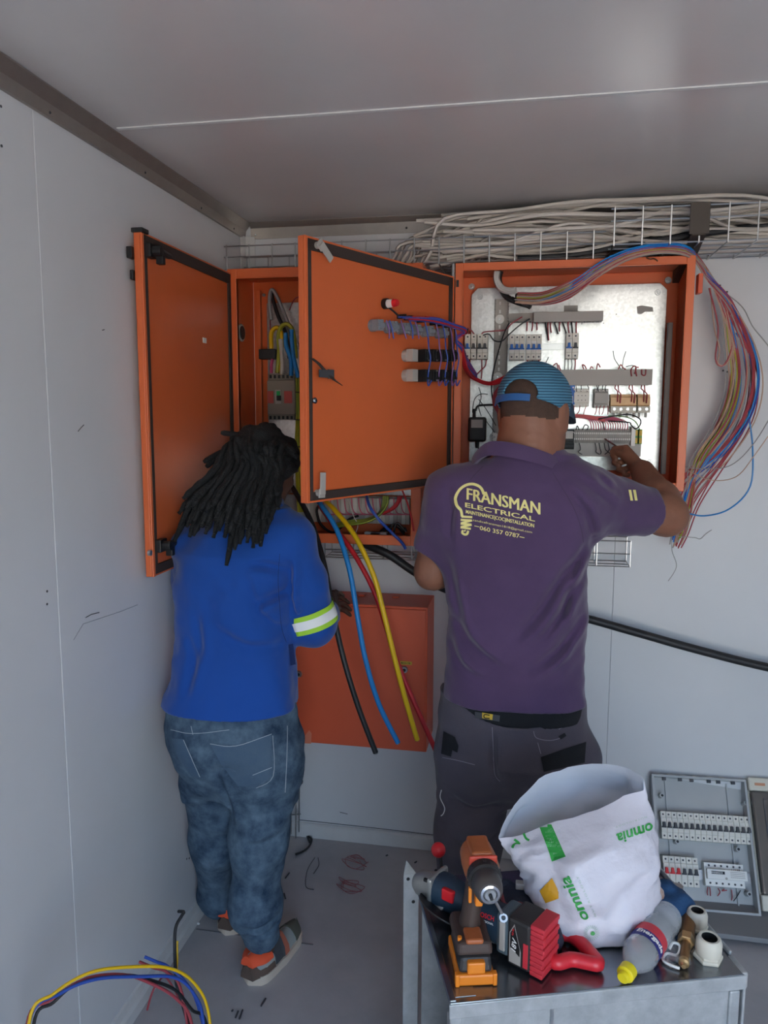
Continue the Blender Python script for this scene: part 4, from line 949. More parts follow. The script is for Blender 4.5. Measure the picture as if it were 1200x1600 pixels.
# legs
fz = .0
kL = [at(742, 1215, Y=2.15), at(733, 1330, Y=2.13), at(722, 1420, Y=2.13)]; aL = V((kL[2].x-.02, 2.15, .09))
kR = [at(866, 1215, Y=2.15), at(880, 1330, Y=2.14), at(892, 1420, Y=2.15)]; aR = V((kR[2].x+.035, 2.17, .09))
for q, a in ((kL, aL), (kR, aR)):
    F.chain(q+[a], [.088, .072, .055, .042], .03); F.cone(a, a+V((0, .0, -.05)), .042, .04, .02); F.cone(a+V((0, -.02, -.055)), a+V((0, .14, -.062)), .034, .026, .03)
F.wrinkle(.0008, 90)
mb_ = F.mesh('body', M_SKIN, man)
# shaved hair as a dark cap of stubble on the skull
F = SDF(hc-V((.14, .16, .13)), hc+V((.14, .16, .15)), .004)
R_ = [list(hr), list(hf), list(hu)]
F.ell(hP(0, -.008, .028), [.0788*1.09, .0998*1.09, .0898*1.09], R_)
F.un(lambda X, Y, Z: ((X-hP(0, .055, 0).x)*hf.x+(Y-hP(0, .055, 0).y)*hf.y+(Z-hP(0, .055, 0).z)*hf.z)*-1, hc-V((.2, .2, .2)), hc+V((.2, .2, .2)), .004, mode='s')
F.cut(lambda X, Y, Z: (hP(0, 0, -.026).z-Z))
M_STUB = mat('stubble_hair', '47352c', .9, var=.5, vs=60, col2='5c4436', bump=.3, bs=400)
F.mesh('hair', M_STUB, man)
me = mb_.data; me.materials.append(M_STUB)                # the clipped nape below the cap: the same body surface under short hair
cen_ = np.empty(len(me.polygons)*3, np.float32); me.polygons.foreach_get('center', cen_); cen_ = cen_.reshape(-1, 3)-np.array(hP(0, 0, 0))
lx, ly, lz = (cen_ @ np.array(q)/1.09 for q in (hr, hf, hu))
hm = (lz > -.024+.45*np.maximum(0, ly+.05)) & (ly < .045) & ~((np.abs(lx) > .070) & (ly > -.034) & (lz < .05)) & (np.abs(cen_).max(1) < .2)
me.polygons.foreach_set('material_index', hm.astype(np.int32))
# polo shirt
F = SDF((-.40, 1.92, .80), (.50, 2.42, 1.68), .0048)
MS = [(716, 755, 885, .07, 2.145), (726, 730, 905, .085, 2.145), (745, 690, 930, .105, 2.145), (775, 676, 934, .128, 2.145), (810, 676, 930, .138, 2.145), (860, 690, 922, .14, 2.145), (920, 696, 918, .14, 2.145), (980, 699, 914, .138, 2.145), (1030, 698, 911, .140, 2.145), (1065, 695, 912, .145, 2.145), (1095, 692, 915, .149, 2.145), (1125, 691, 917, .15, 2.145), (1150, 691, 918, .15, 2.145)]
F.loft(psec(MS), .03, 2.5)
F.cone(sh+V((-.03, 0, .005)), sh.lerp(el, .76), .092, .069, .06, end=True)
F.cone(sl+V((.02, 0, 0)), sl.lerp(ll, .70), .088, .066, .05, end=True)
F.cone(nb-V((0, 0, .03)), at(825, 703, Y=2.14), .112, .092, .03, end=True)
zh = at(805, 1116, Y=2.0).z
F.wrinkle(.009, 7); F.wrinkle(.005, 15, 3); F.wrinkle(.002, 34, 5)
for pts, r, dp in [([(925, 850), (880, 900), (840, 960), (800, 1000)], .016, .011), ([(912, 900), (875, 960), (845, 1000)], .013, .008), ([(918, 960), (870, 1020), (820, 1050)], .014, .009), ([(700, 960), (740, 1010), (790, 1045)], .014, .008), ([(905, 870), (885, 930), (880, 985)], .012, .006),
                   ([(698, 1000), (720, 1040), (760, 1060)], .012, .006), ([(700, 880), (712, 940), (725, 990)], .012, .006), ([(880, 760), (915, 800), (930, 850)], .014, .007), ([(900, 745), (940, 775), (970, 800)], .012, .006), ([(935, 745), (965, 775)], .010, .005), ([(695, 760), (705, 800), (700, 845)], .012, .006)]:
    F.crease(pts, 2.03, r, dp)
F.cut(lambda X, Y, Z: zh-Z+0*X)
F.cut(lambda X, Y, Z: np.maximum(.06-np.sqrt((X-hP(0, -.03, 0).x)**2+(Y-2.145)**2), Z*0-1) if False else 0*X-1+0*Z)
M_POLO = mat('purple_polo', '564263', .85, bump=.12, bs=420, var=.16, vs=5, sheen=.25, spec=.2)
polo = F.mesh('polo_shirt', M_POLO, man)
# collar, raglan seams, sleeve stripes, hem
cp = [at(742, 722, Y=2.12), at(765, 703, Y=2.06), at(810, 707, Y=2.035), at(858, 722, Y=2.06), at(884, 738, Y=2.15), at(865, 730, Y=2.24), at(815, 712, Y=2.26), at(762, 708, Y=2.21)]
b = MB(); P = spline(cp, 5, True); cc = sum(P, V())/len(P); rings = []
for q in P:
    o = (q-cc); o.z = 0; o.normalize(); rings.append([q-V((0, 0, .014)), q-V((0, 0, .016))+o*.012, q+V((0, 0, .010))+o*.009, q+V((0, 0, .022))+o*.003, q+V((0, 0, .022))-o*.003, q+V((0, 0, .002))-o*.004])
rings.append(rings[0]); b.ring(rings, False); b.build('collar', M_POLO, polo, smooth=60)
pb = bvh_of(polo)
M_PRINT = mat('cream_print', 'e9dd8e', .6)
o0 = at(783, 805, Y=1.9); o1 = at(784, 805, Y=1.9); o2 = at(783, 804, Y=1.9); UX, UY = o1-o0, o2-o0
dirr = ray(783, 805)
sl_ = .208
def pxgeo(geo, cx, cy, slope=sl_, lean=.0):
    return [((cx-783)+x+lean*y, (805-cy)-slope*x+y) for x, y in geo[0]], geo[1]
def stroke(pts, wd, closed=False):
    P = [V((x, y, 0)) for x, y in pts]; P = spline(P, 5) if len(P) > 2 else P; vs = []; fs = []
    for i, q in enumerate(P):
        t = (P[min(i+1, len(P)-1)]-P[max(i-1, 0)]).normalized(); n = V((-t.y, t.x, 0))*wd/2
        vs += [(q.x+n.x, q.y+n.y), (q.x-n.x, q.y-n.y)]
        if i: fs.append((2*i-2, 2*i-1, 2*i+1, 2*i))
    return vs, fs
def cpx(x, y): return (690+x/7.06-783, 805-(730+y/7.06))
lines = [('FRANSMAN', 786.3, 781.7, 121, 19.5, .0), ('ELECTRICAL', 780.7, 799.6, 116, 8, .018), ('MAINTENANCE|COC|INSTALLATION', 780.6, 811.4, 113, 8, .004), ('candicefransman1818@gmail.com', 785, 823.3, 98, 4.8, .003), ('060 357 0787', 780.5, 832.7, 66, 7.2, .012)]
geos = [pxgeo(fit(textgeo(s_, 1, bold=bo), wd, hh), cx, cy) for s_, cx, cy, wd, hh, bo in lines]
for s_, cx, cy, wd, hh, bo in (lines[0], lines[2]):
    for k in (-1, 1): geos.append(pxgeo(fit(textgeo(s_, 1, bold=bo), wd, hh), cx+k*(.75 if hh > 15 else .22), cy))
geos += [pxgeo(([(-4, -.6), (4, -.6), (4, .6), (-4, .6)], [(0, 1, 2, 3)]), x, y) for x, y in ((742.5, 823.5), (817.5, 841.5))]
decal(geos, 'lettering', M_PRINT, polo, pb, o0, UX, UY, dirr, step=7, eps=.0015, label='cream lettering printed on the back')
bul = [stroke([cpx(*q) for q in [(455, 285), (430, 225), (390, 185), (315, 160), (235, 175), (165, 225), (122, 300), (118, 365), (140, 425), (180, 475), (192, 545)]], 4.6)]
for q in ([(185, 545), (318, 552)], [(175, 583), (312, 592)], [(315, 590), (178, 625)], [(175, 628), (308, 640)], [(310, 642), (176, 668)], [(174, 672), (300, 690)]): bul.append(stroke([cpx(*k) for k in q], 3.6))
bul.append(stroke([cpx(*q) for q in [(205, 705), (195, 735), (225, 757), (255, 750), (268, 712)]], 4))
bul.append(stroke([cpx(*q) for q in [(232, 722), (222, 712), (240, 708)]], 2))
decal(bul, 'bulb_emblem', M_PRINT, polo, pb, o0, UX, UY, dirr, step=7, eps=.0015, label='cream light bulb outline printed beside the lettering')
for px in (987, 994):
    st = ([(-2.5, -9), (2.0, -9), (-1.2, 9), (-5.8, 9)], [(0, 1, 2, 3)])
    q = at(px, 774, Y=2.0); decal([st], 'sleeve_stripe', M_PRINT, polo, pb, q, at(px+1, 774, Y=2.0)-q, at(px, 773, Y=2.0)-q, ray(px, 774), step=3)
# seams
M_SEAM = mat('purple_seam', '483852', .9)
for pts in ([(752, 722), (720, 760), (702, 800), (697, 840)], [(868, 735), (900, 790), (915, 830), (919, 850)]):
    g = stroke([(x-783, 805-y) for x, y in pts], 1.3); decal([g], 'seam', M_SEAM, polo, pb, o0, UX, UY, dirr, step=6, eps=.0006)
# trousers
F = SDF((-.40, 1.92, .03), (.50, 2.40, 1.06), .0052)
PS = [(1080, 692, 916, .140, 2.15), (1130, 689, 923, .148, 2.15), (1170, 687, 926, .148, 2.145), (1200, 688, 925, .128, 2.147), (1225, 694, 918, .10, 2.15), (1240, 705, 905, .07, 2.15)]
F.loft(psec(PS), .03, 2.3)
tl = [at(740, 1185, Y=2.145), at(735, 1300, Y=2.13), at(722, 1420, Y=2.13), V((kL[2].x-.02, 2.15, .07))]
tr_ = [at(866, 1185, Y=2.145), at(880, 1330, Y=2.14), at(892, 1420, Y=2.15), V((kR[2].x+.035, 2.17, .07))]
for q in (tl, tr_): F.chain(q, [.101, .091, .079, .070], .06, end=True)
F.wrinkle(.010, 8, 2); F.wrinkle(.005, 18, 5)
for pts, r, dp in [([(772, 1140), (771, 1180), (778, 1220)], .010, .008), ([(700, 1250), (740, 1270), (785, 1262)], .012, .007), ([(700, 1310), (740, 1325), (780, 1310)], .012, .007), ([(820, 1232), (860, 1240), (900, 1225)], .012, .006)]: F.crease(pts, 2.03, r, dp)
cxp = at(800, 1135, Y=2.0).x; zt = at(815, 1141, Y=2.0).z
F.cut(lambda X, Y, Z: Z-(zt+1.9*(X-cxp-.01)**2*np.where(X > cxp, 1.25, 1)+.06*(Y-2.0)))
M_TROU = mat('grey_work_trousers', '5a545c', .9, bump=.15, bs=300, var=.5, vs=4, col2='454350', sheen=.15, spec=.2)
trou = F.mesh('trousers', M_TROU, man)
tb_ = bvh_of(trou)
def patch(poly, name, m, par, bvh, Y, label=None, eps=.004, step=6):
    cx = sum(p[0] for p in poly)/len(poly); cy = sum(p[1] for p in poly)/len(poly)
    o = at(cx, cy, Y=Y); return decal([([(x-cx, cy-y) for x, y in poly], [tuple(range(len(poly)))])], name, m, par, bvh, o, at(cx+1, cy, Y=Y)-o, at(cx, cy-1, Y=Y)-o, ray(cx, cy), step, eps, label)
def line(pts, wd, name, m, par, bvh, Y, eps=.001):
    cx = sum(p[0] for p in pts)/len(pts); cy = sum(p[1] for p in pts)/len(pts); o = at(cx, cy, Y=Y)
    return decal([stroke([(x-cx, cy-y) for x, y in pts], wd)], name, m, par, bvh, o, at(cx+1, cy, Y=Y)-o, at(cx, cy-1, Y=Y)-o, ray(cx, cy), 5, eps)
M_BLKC = mat('black_canvas', '17181c', .9, bump=.1, bs=300)
patch([(843, 1182), (916, 1157), (914, 1192), (848, 1206)], 'pocket', M_BLKC, trou, tb_, 1.95, 'black back pocket flap')
patch([(694, 1140), (712, 1150), (718, 1165), (716, 1176), (708, 1172), (706, 1183), (690, 1178)], 'pocket', M_BLKC, trou, tb_, 1.95, 'black pocket trim')
patch([(871, 1150), (881, 1144), (884, 1149), (875, 1155)], 'pocket_tab', M_BLKC, trou, tb_, 1.95)
M_STI = mat('grey_stitching', '8c8590', .9)
for pts in ([(769, 1135), (771, 1175), (773, 1210), (782, 1222)], [(833, 1142), (838, 1153), (860, 1157), (880, 1152)], [(905, 1110), (895, 1125), (872, 1140)], [(840, 1160), (845, 1178)], [(690, 1183), (715, 1188), (743, 1195)]):
    line(pts, 1.1, 'seam', M_STI, trou, tb_, 1.95)
line([(691, 1232), (689, 1245), (696, 1262), (694, 1272), (690, 1276)], 1.6, 'reflective_piping', M_WHITE, trou, tb_, 1.95, .003)
# belt
F = SDF((-.36, 1.94, .86), (.42, 2.36, 1.08), .005)
F.loft(psec([(1080, 696, 913, .142, 2.15), (1165, 694, 918, .146, 2.15)]), .01, 2.4)
zb = at(815, 1150, Y=2.0).z
F.cut(lambda X, Y, Z: np.maximum(zb-Z, Z-zb-.085)+0*X)
belt = F.mesh('belt', M_BLKC, man); bb_ = bvh_of(belt)
patch([(742, 1111), (782, 1117), (781, 1127), (742, 1121)], 'belt_patch', M_DGREY, belt, bb_, 1.95, eps=.004)
patch([(754, 1112), (771, 1115), (770, 1124), (754, 1121)], 'belt_badge', M_TAPE, belt, bb_, 1.95, 'yellow badge on the belt', .006)
line([(766, 1116), (758, 1115), (758, 1120), (766, 1121)], 1.5, 'badge_mark', M_BLKC, belt, bb_, 1.95, .008)
# boots
def boot(par, heel, toe, wd, m, msole, name='boot', hh=.085, extra=None):
    heel, toe = V((*heel, 0)), V((*toe, 0)); y = (toe-heel); L = y.length; y.normalize(); x = y.cross(V((0, 0, 1)))
    def W(t): return wd*(.68+.10*math.sin(t*5)) * (1 if t < .5 else 1.08)*min(1, math.sqrt(max(.0, 1-((t-.5)/.5)**6))+.05)/.8
    def ringz(zb, hf, ins):
        R = []
        for i in range(13):
            t = i/12; c = heel+y*(t*L); w2 = W(t)/2-ins; h = hf(t)
            R.append([c+x*(w2*math.cos(a))*(1 if math.sin(a) < .4 else .9)+V((0, 0, zb+max(0, math.sin(a))*h)) for a in [math.pi*k/8 for k in range(9)]])
        return R
    s = MB(); s.ring([[p for p in [heel+y*(t*L)-x*W(t)/2+V((0, 0, 0)), heel+y*(t*L)+x*W(t)/2, heel+y*(t*L)+x*(W(t)/2+.003)+V((0, 0, .03+.006*(t > .85))), heel+y*(t*L)-x*(W(t)/2+.003)+V((0, 0, .03+.006*(t > .85)))]] for t in [i/14 for i in range(15)]])
    so_ = s.build('sole', msole, par, smooth=50)
    u_ = MB(); u_.ring(ringz(.024, lambda t: hh if t < .35 else hh-(hh-.042)*min(1, (t-.35)/.4), .004)); return u_.build(name, m, par, smooth=60), so_, heel, y, x, L, W
M_BOOT = mat('dark_boot', '26221f', .6); M_BSOLE = mat('dark_sole', '1d1b1a', .8)
for a in (aL, aR): boot(man, (a.x, a.y-.085), (a.x+(.01 if a is aR else -.01), a.y+.20), .105, M_BOOT, M_BSOLE, hh=.12)
# cap: mesh crown, strap, brim
F = SDF(hc-V((.16, .2, .1)), hc+V((.2, .24, .2)), .0036)
CR3 = R_
F.ell(hP(0, -.006, .036), [.0895*1.09, .111*1.09, .096*1.09], CR3)
c0 = hP(0, 0, .03); tl_ = (hu*.97-hf*.0).normalized()
pn = (hu+hf*.13).normalized(); pp = hP(0, -.1, .018)
F.cut(lambda X, Y, Z: -((X-pp.x)*pn.x+(Y-pp.y)*pn.y+(Z-pp.z)*pn.z))
F.ell(hP(0, -.006, .030), [.0835*1.09, .1045*1.09, .0925*1.09], CR3, .002, 's')
oc = at(812, 613, Y=2.065); F.ell(oc, [.045, .07, .036], CR3, .004, 's')
M_CAP = mat('blue_mesh_cap', '2f6788', .7)
t = M_CAP.node_tree; tcx = t.nodes.new('ShaderNodeTexCoord'); wv = t.nodes.new('ShaderNodeTexWave'); wv.bands_direction = 'Z'; wv.inputs['Scale'].default_value = 42; wv.inputs['Distortion'].default_value = .6
mx = t.nodes.new('ShaderNodeMix'); mx.data_type = 'RGBA'; mx.inputs[6].default_value = lin('245470'); mx.inputs[7].default_value = lin('5c97b4')
t.links.new(tcx.outputs['Object'], wv.inputs[0]); t.links.new(wv.outputs['Fac'], mx.inputs[0]); t.links.new(mx.outputs[2], t.nodes['Principled BSDF'].inputs['Base Color'])
bpn = t.nodes.new('ShaderNodeBump'); bpn.inputs['Strength'].default_value = .5; bpn.inputs['Distance'].default_value = .004; t.links.new(wv.outputs['Fac'], bpn.inputs['Height']); t.links.new(bpn.outputs[0], t.nodes['Principled BSDF'].inputs['Normal'])
cap = F.mesh('cap', M_CAP, man)
M_STRAP = mat('blue_strap', '2b5f9a', .6)
b = MB(); rings = []
for i in range(-7, 8):
    a = i/7*.75; ds = 1.09
    a -= .32
    def sp(zz, off): return hP((.0895+off)*math.sin(a), -(.1105+off)*math.cos(a)-.006, zz)
    rings.append([sp(.008, -.001), sp(.008, .003), sp(.025, .0025), sp(.025, -.001)])
b.ring(rings); b.build('strap', M_STRAP, cap, smooth=40)
b = MB(); top = []; n_ = 12
for k in range(2):
    for i in range(n_+1):
        a = math.pi*i/n_; rr = 1
        for j in range(2):
            R0 = (.088, .085) if j == 0 else (.08, .165)
            top.append(hP(-R0[0]*math.cos(a), .02+R0[1]*math.sin(a), .034-.012*j-.012*abs(math.cos(a))*j-(.004 if k else 0)))
fs = []; st = 2*(n_+1)
for i in range(n_):
    fs += [(2*i, 2*i+1, 2*i+3, 2*i+2), (st+2*i+2, st+2*i+3, st+2*i+1, st+2*i), (2*i+1, st+2*i+1, st+2*i+3, 2*i+3), (2*i, 2*i+2, st+2*i+2, st+2*i)]
fs += [(0, st, st+1, 1), (2*n_, 2*n_+1, st+2*n_+1, st+2*n_)]
b.add(top, fs); b.build('brim', mat('dark_cap_brim', '30495c', .7), cap, smooth=60)
# screwdriver in the hand
a = at(945, 686, Y=2.725); c = at(992, 716, Y=2.60); sd = thing('screwdriver', 'slim steel screwdriver held in the raised hand against the terminals', 'screwdriver', c)
MB().cyl(a, a.lerp(c, .62), .0036, n=8).build('shank', M_CHROME, sd, smooth=40)
MB().cyl(a.lerp(c, .55), c+(c-a)*.25, .010, .0085, 10).build('handle', M_GREYP, sd, smooth=40)

# --- the person in the blue jacket
WY = 2.04
wom = thing('person', 'person with long black dreadlocks in a blue work jacket and washed jeans', 'person', (-.74, WY, 0))
F = SDF((-1.04, 1.80, -.005), (-.30, 2.64, 1.70), .004)
wh = at(410, 733, Y=2.17)
wP, wr_, wf_, wu_ = head(F, wh, (.52, .78, -.42), 1.0)
wn = at(392, 812, Y=2.10)
F.chain([wn-V((0, 0, .03)), wn.lerp(wh, .45), wh+V((-.01, -.03, -.03))], [.07, .058, .055], .03)
F.loft(psec([(815, 350, 450, .06, 2.09), (850, 312, 455, .07, 2.085), (950, 312, 432, .075, 2.08), (1050, 300, 432, .08, 2.06), (1150, 298, 440, .085, 2.05), (1205, 310, 440, .07, 2.04)]), .05)
wsh, wel, wwr = at(452, 850, Y=2.08), at(488, 972, Y=2.12), at(518, 955, Y=2.44)
F.chain([wsh, wsh.lerp(wel, .5), wel], [.052, .046, .042], .03); F.chain([wel, wel.lerp(wwr, .35), wwr], [.044, .044, .029], .03)
hd = at(527, 930, Y=2.56)-wwr
hand(F, wwr, hd, (.55, .25, -.6), (-.5, .35, .75), [.45, .5, .55, .6], .92)
wsl, wll, wlw = at(302, 855, Y=2.09), at(300, 950, Y=2.22), at(400, 880, Y=2.44)
F.chain([wsl, wsl.lerp(wll, .5), wll], [.048, .044, .040], .03); F.chain([wll, wll.lerp(wlw, .35), wlw], [.044, .044, .029], .03)
hand(F, wlw, (.35, .8, .35), (.2, .3, -.8), (.8, -.3, .1), [.5, .55, .6, .6], .92)
hR = at(388, 1540, Z=0); tR = at(464, 1462, Z=0); hL = at(352, 1462, Z=0); tL = hL+V((.03, .24, 0))
jr = [at(415, 1195, Y=2.04), at(404, 1310, Y=2.03), at(398, 1410, Y=2.02), hR+(tR-hR)*.28+V((0, 0, .10))]
jl = [at(330, 1200, Y=2.06), at(338, 1310, Y=2.16), at(346, 1400, Y=2.26), hL+(tL-hL)*.25+V((0, 0, .10))]
for q, h_, t_ in ((jr, hR, tR), (jl, hL, tL)):
    F.chain(q, [.078, .06, .048, .036], .03); a = q[3]; F.cone(a, a-V((0, 0, .05)), .036, .034, .02); F.cone(h_+(t_-h_)*.2+V((0, 0, .038)), h_+(t_-h_)*.85+V((0, 0, .034)), .03, .022, .02)
F.wrinkle(.0008, 90)
F.mesh('body', M_SKIN2, wom)
# jacket
F = SDF((-1.055, 1.82, .86), (-.34, 2.50, 1.52), .0048)
JS = [(796, 372, 448, .06, 2.10), (812, 335, 462, .085, 2.09), (832, 300, 474, .105, 2.085), (860, 283, 474, .125, 2.08), (910, 278, 464, .135, 2.075), (960, 281, 455, .138, 2.07), (1010, 281, 452, .14, 2.06), (1060, 271, 458, .145, 2.05), (1100, 263, 459, .155, 2.045), (1140, 256, 459, .172, 2.04), (1165, 255, 460, .175, 2.04)]
F.loft(psec(JS), .03, 2.4)
F.chain([wsh, wsh.lerp(wel, .5), wel], [.082, .073, .064], .04); F.cone(wel, wel.lerp(wwr, .86), .064, .046, .02, end=True)
F.chain([wsl, wsl.lerp(wll, .5), wll], [.072, .064, .058], .03); F.cone(wll, wll.lerp(wlw, .86), .058, .044, .02, end=True)
F.cone(wn-V((0, 0, .03)), wn+(wh-wn)*.28, .085, .07, .03, end=True)
F.wrinkle(.010, 7, 9); F.wrinkle(.005, 15, 4); F.wrinkle(.002, 34, 6)
for pts, r, dp in [([(440, 905), (410, 890), (380, 885)], .013, .008), ([(445, 930), (415, 940), (390, 950)], .014, .009), ([(437, 880), (436, 930), (440, 985)], .012, .012), ([(300, 960), (310, 1010), (300, 1060)], .016, .009), ([(290, 990), (300, 1040), (292, 1090)], .014, .008),
                   ([(380, 900), (400, 960), (430, 1000)], .014, .006), ([(330, 980), (380, 1010), (430, 1020)], .016, .006), ([(470, 930), (490, 960), (510, 945)], .012, .006), ([(455, 900), (480, 925), (500, 915)], .012, .006)]: F.crease(pts, 1.93, r, dp)
zj = at(355, 1134, Y=1.9).z
F.cut(lambda X, Y, Z: zj-Z+0*X)
M_JACK = mat('royal_blue_cotton', '1c4ea2', .85, bump=.1, bs=380, var=.12, vs=5, sheen=.2, spec=.2)
jac = F.mesh('jacket', M_JACK, wom); jb = bvh_of(jac)
# collar stub
b = MB(); cp = [wn+V((.075*math.cos(a)+.01, .072*math.sin(a)+.005, .035+.02*math.sin(a))) for a in [2*math.pi*i/14 for i in range(14)]]
rings = []
for q in cp:
    o = q-wn; o.z = 0; o.normalize(); rings.append([q-V((0, 0, .03))+o*.006, q-V((0, 0, .03))+o*.014, q+V((0, 0, .012))+o*.010, q+V((0, 0, .022)), q+V((0, 0, .012))-o*.004])
rings.append(rings[0]); b.ring(rings, False); b.build('collar', M_JACK, jac, smooth=60)
# reflective arm band: a fitted ring around the sleeve above the elbow
ax = (wel-wsh).normalized()
def band(name, t0, t1, off, m, par=None, lab=None):
    x_, y_, _ = frame(ax); R = []
    for t in (t0, (t0+t1)/2, t1):
        c = wsh.lerp(wel, t); ring = []
        for k in range(48):
            dv = x_*math.cos(2*math.pi*k/48)+y_*math.sin(2*math.pi*k/48); h = jb.ray_cast(c+dv*.16, -dv, .16)
            rr_ = .16-h[3] if h[0] is not None else .07; ring.append(c+dv*((rr_ if rr_ < .08 else .07)+off))
        R.append(ring)
    b = MB(); b.ring(R, False); return b.build(name, m, par or jac, smooth=80, label=lab)
M_LIME = mat('lime_band', 'a6d83a', .5, spec=.4)
bd = band('arm_band', .80, 1.03, .003, M_LIME, lab='lime reflective arm band'); band('reflective_strip', .86, .97, .005, mat('silver_strip', 'f2f4f2', .25, .0, coat=.4), bd, 'silver strip')
M_NAVY = mat('dark_blue_thread', '15326f', .9)
line([(437, 860), (434, 900), (436, 940), (440, 985), (448, 1010)], 1.1, 'seam', M_NAVY, jac, jb, 1.85)
patch([(449, 1005), (457, 1003), (461, 1040), (452, 1042)], 'pocket', M_NAVY, jac, jb, 1.85, eps=.003)
# jeans
F = SDF((-1.05, 1.80, .03), (-.36, 2.50, 1.0), .005)
F.loft(psec([(1085, 272, 452, .125, 2.035), (1112, 268, 458, .132, 2.035), (1135, 266, 463, .14, 2.035), (1155, 271, 467, .15, 2.035), (1190, 283, 467, .135, 2.035), (1220, 300, 460, .105, 2.04), (1240, 315, 445, .075, 2.05)]), .03, 2.3)
jr2 = [at(414, 1165, Y=2.035)]+jr[1:]; jl2 = [at(328, 1170, Y=2.045)]+jl[1:]
F.chain(jr2, [.097, .082, .069, .060], .06, end=True); F.chain(jl2, [.092, .074, .062, .055], .06, end=True)
F.wrinkle(.008, 9, 1); F.wrinkle(.006, 20, 6)
for pts, r, dp in [([(345, 1195), (352, 1240), (356, 1300)], .012, .009), ([(375, 1190), (350, 1195), (335, 1205)], .011, .006), ([(380, 1320), (405, 1325), (432, 1318)], .012, .006), ([(378, 1455), (400, 1462), (425, 1455)], .012, .008), ([(380, 1475), (402, 1480), (424, 1470)], .010, .007)]: F.crease(pts, 1.93, r, dp)
ztj = at(360, 1100, Y=1.9).z
F.cut(lambda X, Y, Z: Z-ztj+0*X)
M_JEAN = mat('washed_denim', '283c52', .9, bump=.25, bs=500, var=.9, vs=17, col2='687f92', spec=.15)
jea = F.mesh('jeans', M_JEAN, wom); jeb = bvh_of(jea)
M_PDEN = mat('pocket_denim', '3c5670', .9, bump=.2, bs=400, var=.5, vs=9, col2='5c6f7e')
patch([(328, 1162), (370, 1165), (425, 1146), (426, 1212), (400, 1230), (372, 1228), (345, 1195)], 'pocket', M_PDEN, jea, jeb, 1.85, 'right back pocket', .003)
patch([(268, 1152), (288, 1154), (315, 1214), (300, 1212), (280, 1185)], 'pocket', M_PDEN, jea, jeb, 1.85, 'left back pocket', .003)
M_THR = mat('pale_thread', 'a3afb8', .9)
for pts in ([(328, 1162), (370, 1165), (425, 1146)], [(425, 1147), (426, 1212), (400, 1230)], [(267, 1140), (300, 1146), (360, 1140)], [(300, 1134), (303, 1148)], [(447, 1130), (447, 1180), (444, 1240)], [(288, 1155), (314, 1213)], [(395, 1210), (424, 1198)]):
    line(pts, 1.0, 'stitching', M_THR, jea, jeb, 1.85, .005)
# sneakers
M_UP = mat('grey_mesh_upper', '9aa09c', .8, bump=.1, bs=300); M_CSOLE = mat('cream_sole', 'cdbfae', .7); M_HEEL = mat('brown_heel', '5d4c42', .7); M_OR = mat('orange_collar', 'ee5a34', .7)
for h_, t_ in ((hR, tR), (hL, tL)):
    up, so_, hl, y_, x_, L_, Wf = boot(wom, h_[:2], t_[:2], .098, M_UP, M_CSOLE, 'sneaker', .075)
    def shell(t0, t1, hfn, off, nm, m, zb=.026, lab=None):
        R = []
        for i in range(7):
            t = t0+(t1-t0)*i/6; c = hl+y_*(t*L_); w2 = Wf(max(t, .02))/2-.004+off
            R.append([c-y_*(off if i == 0 else 0)+x_*(w2*math.cos(a))*(1 if math.sin(a) < .4 else .9)+V((0, 0, zb+max(0, math.sin(a))*(hfn(t)+off))) for a in [math.pi*k/8 for k in range(9)]])
        MB().ring(R).build(nm, m, up, smooth=60, label=lab)
    shell(-.01, .30, lambda t: .038, .005, 'heel_counter', M_HEEL)
    shell(-.005, .26, lambda t: .028, .004, 'collar', M_OR, zb=.066, lab='orange collar')
    shell(.80, 1.0, lambda t: .042-.03*(t-.8), .003, 'toe_cap', mat('olive_toe', '55564b', .7))
    shell(.52, .60, lambda t: .062-.02*(t-.52), .003, 'stripe', mat('rust_stripe', 'b0644e', .7))
    shell(.33, .5, lambda t: .082, .002, 'tongue', mat('dark_tongue', '44464a', .8))
# hair: a scalp of roots and separate locks
F = SDF(wh-V((.16, .17, .14)), wh+V((.14, .14, .16)), .0045)
Rw = [list(wr_), list(wf_), list(wu_)]
F.ell(wP(0, -.012, .032), [.092, .112, .100], Rw); F.wrinkle(.010, 28, 2); F.wrinkle(.005, 60, 4)
fp = wP(0, .085, .04)
F.cut(lambda X, Y, Z: ((X-fp.x)*(wf_.x-.75*wu_.x)+(Y-fp.y)*(wf_.y-.75*wu_.y)+(Z-fp.z)*(wf_.z-.75*wu_.z)))
hair = F.mesh('hair', M_HAIR, wom)
rng = random.Random(21)
ends = [(283, 800), (277, 848), (292, 838), (306, 832), (318, 838), (332, 838), (338, 845), (350, 838), (358, 880), (362, 858), (372, 850), (382, 842), (392, 852), (398, 855), (408, 848), (414, 838), (420, 825), (300, 815), (322, 822), (342, 828), (366, 835), (386, 830), (404, 826), (290, 820), (312, 818), (426, 805), (352, 822), (376, 820), (395, 818), (415, 812), (333, 808), (430, 790)]
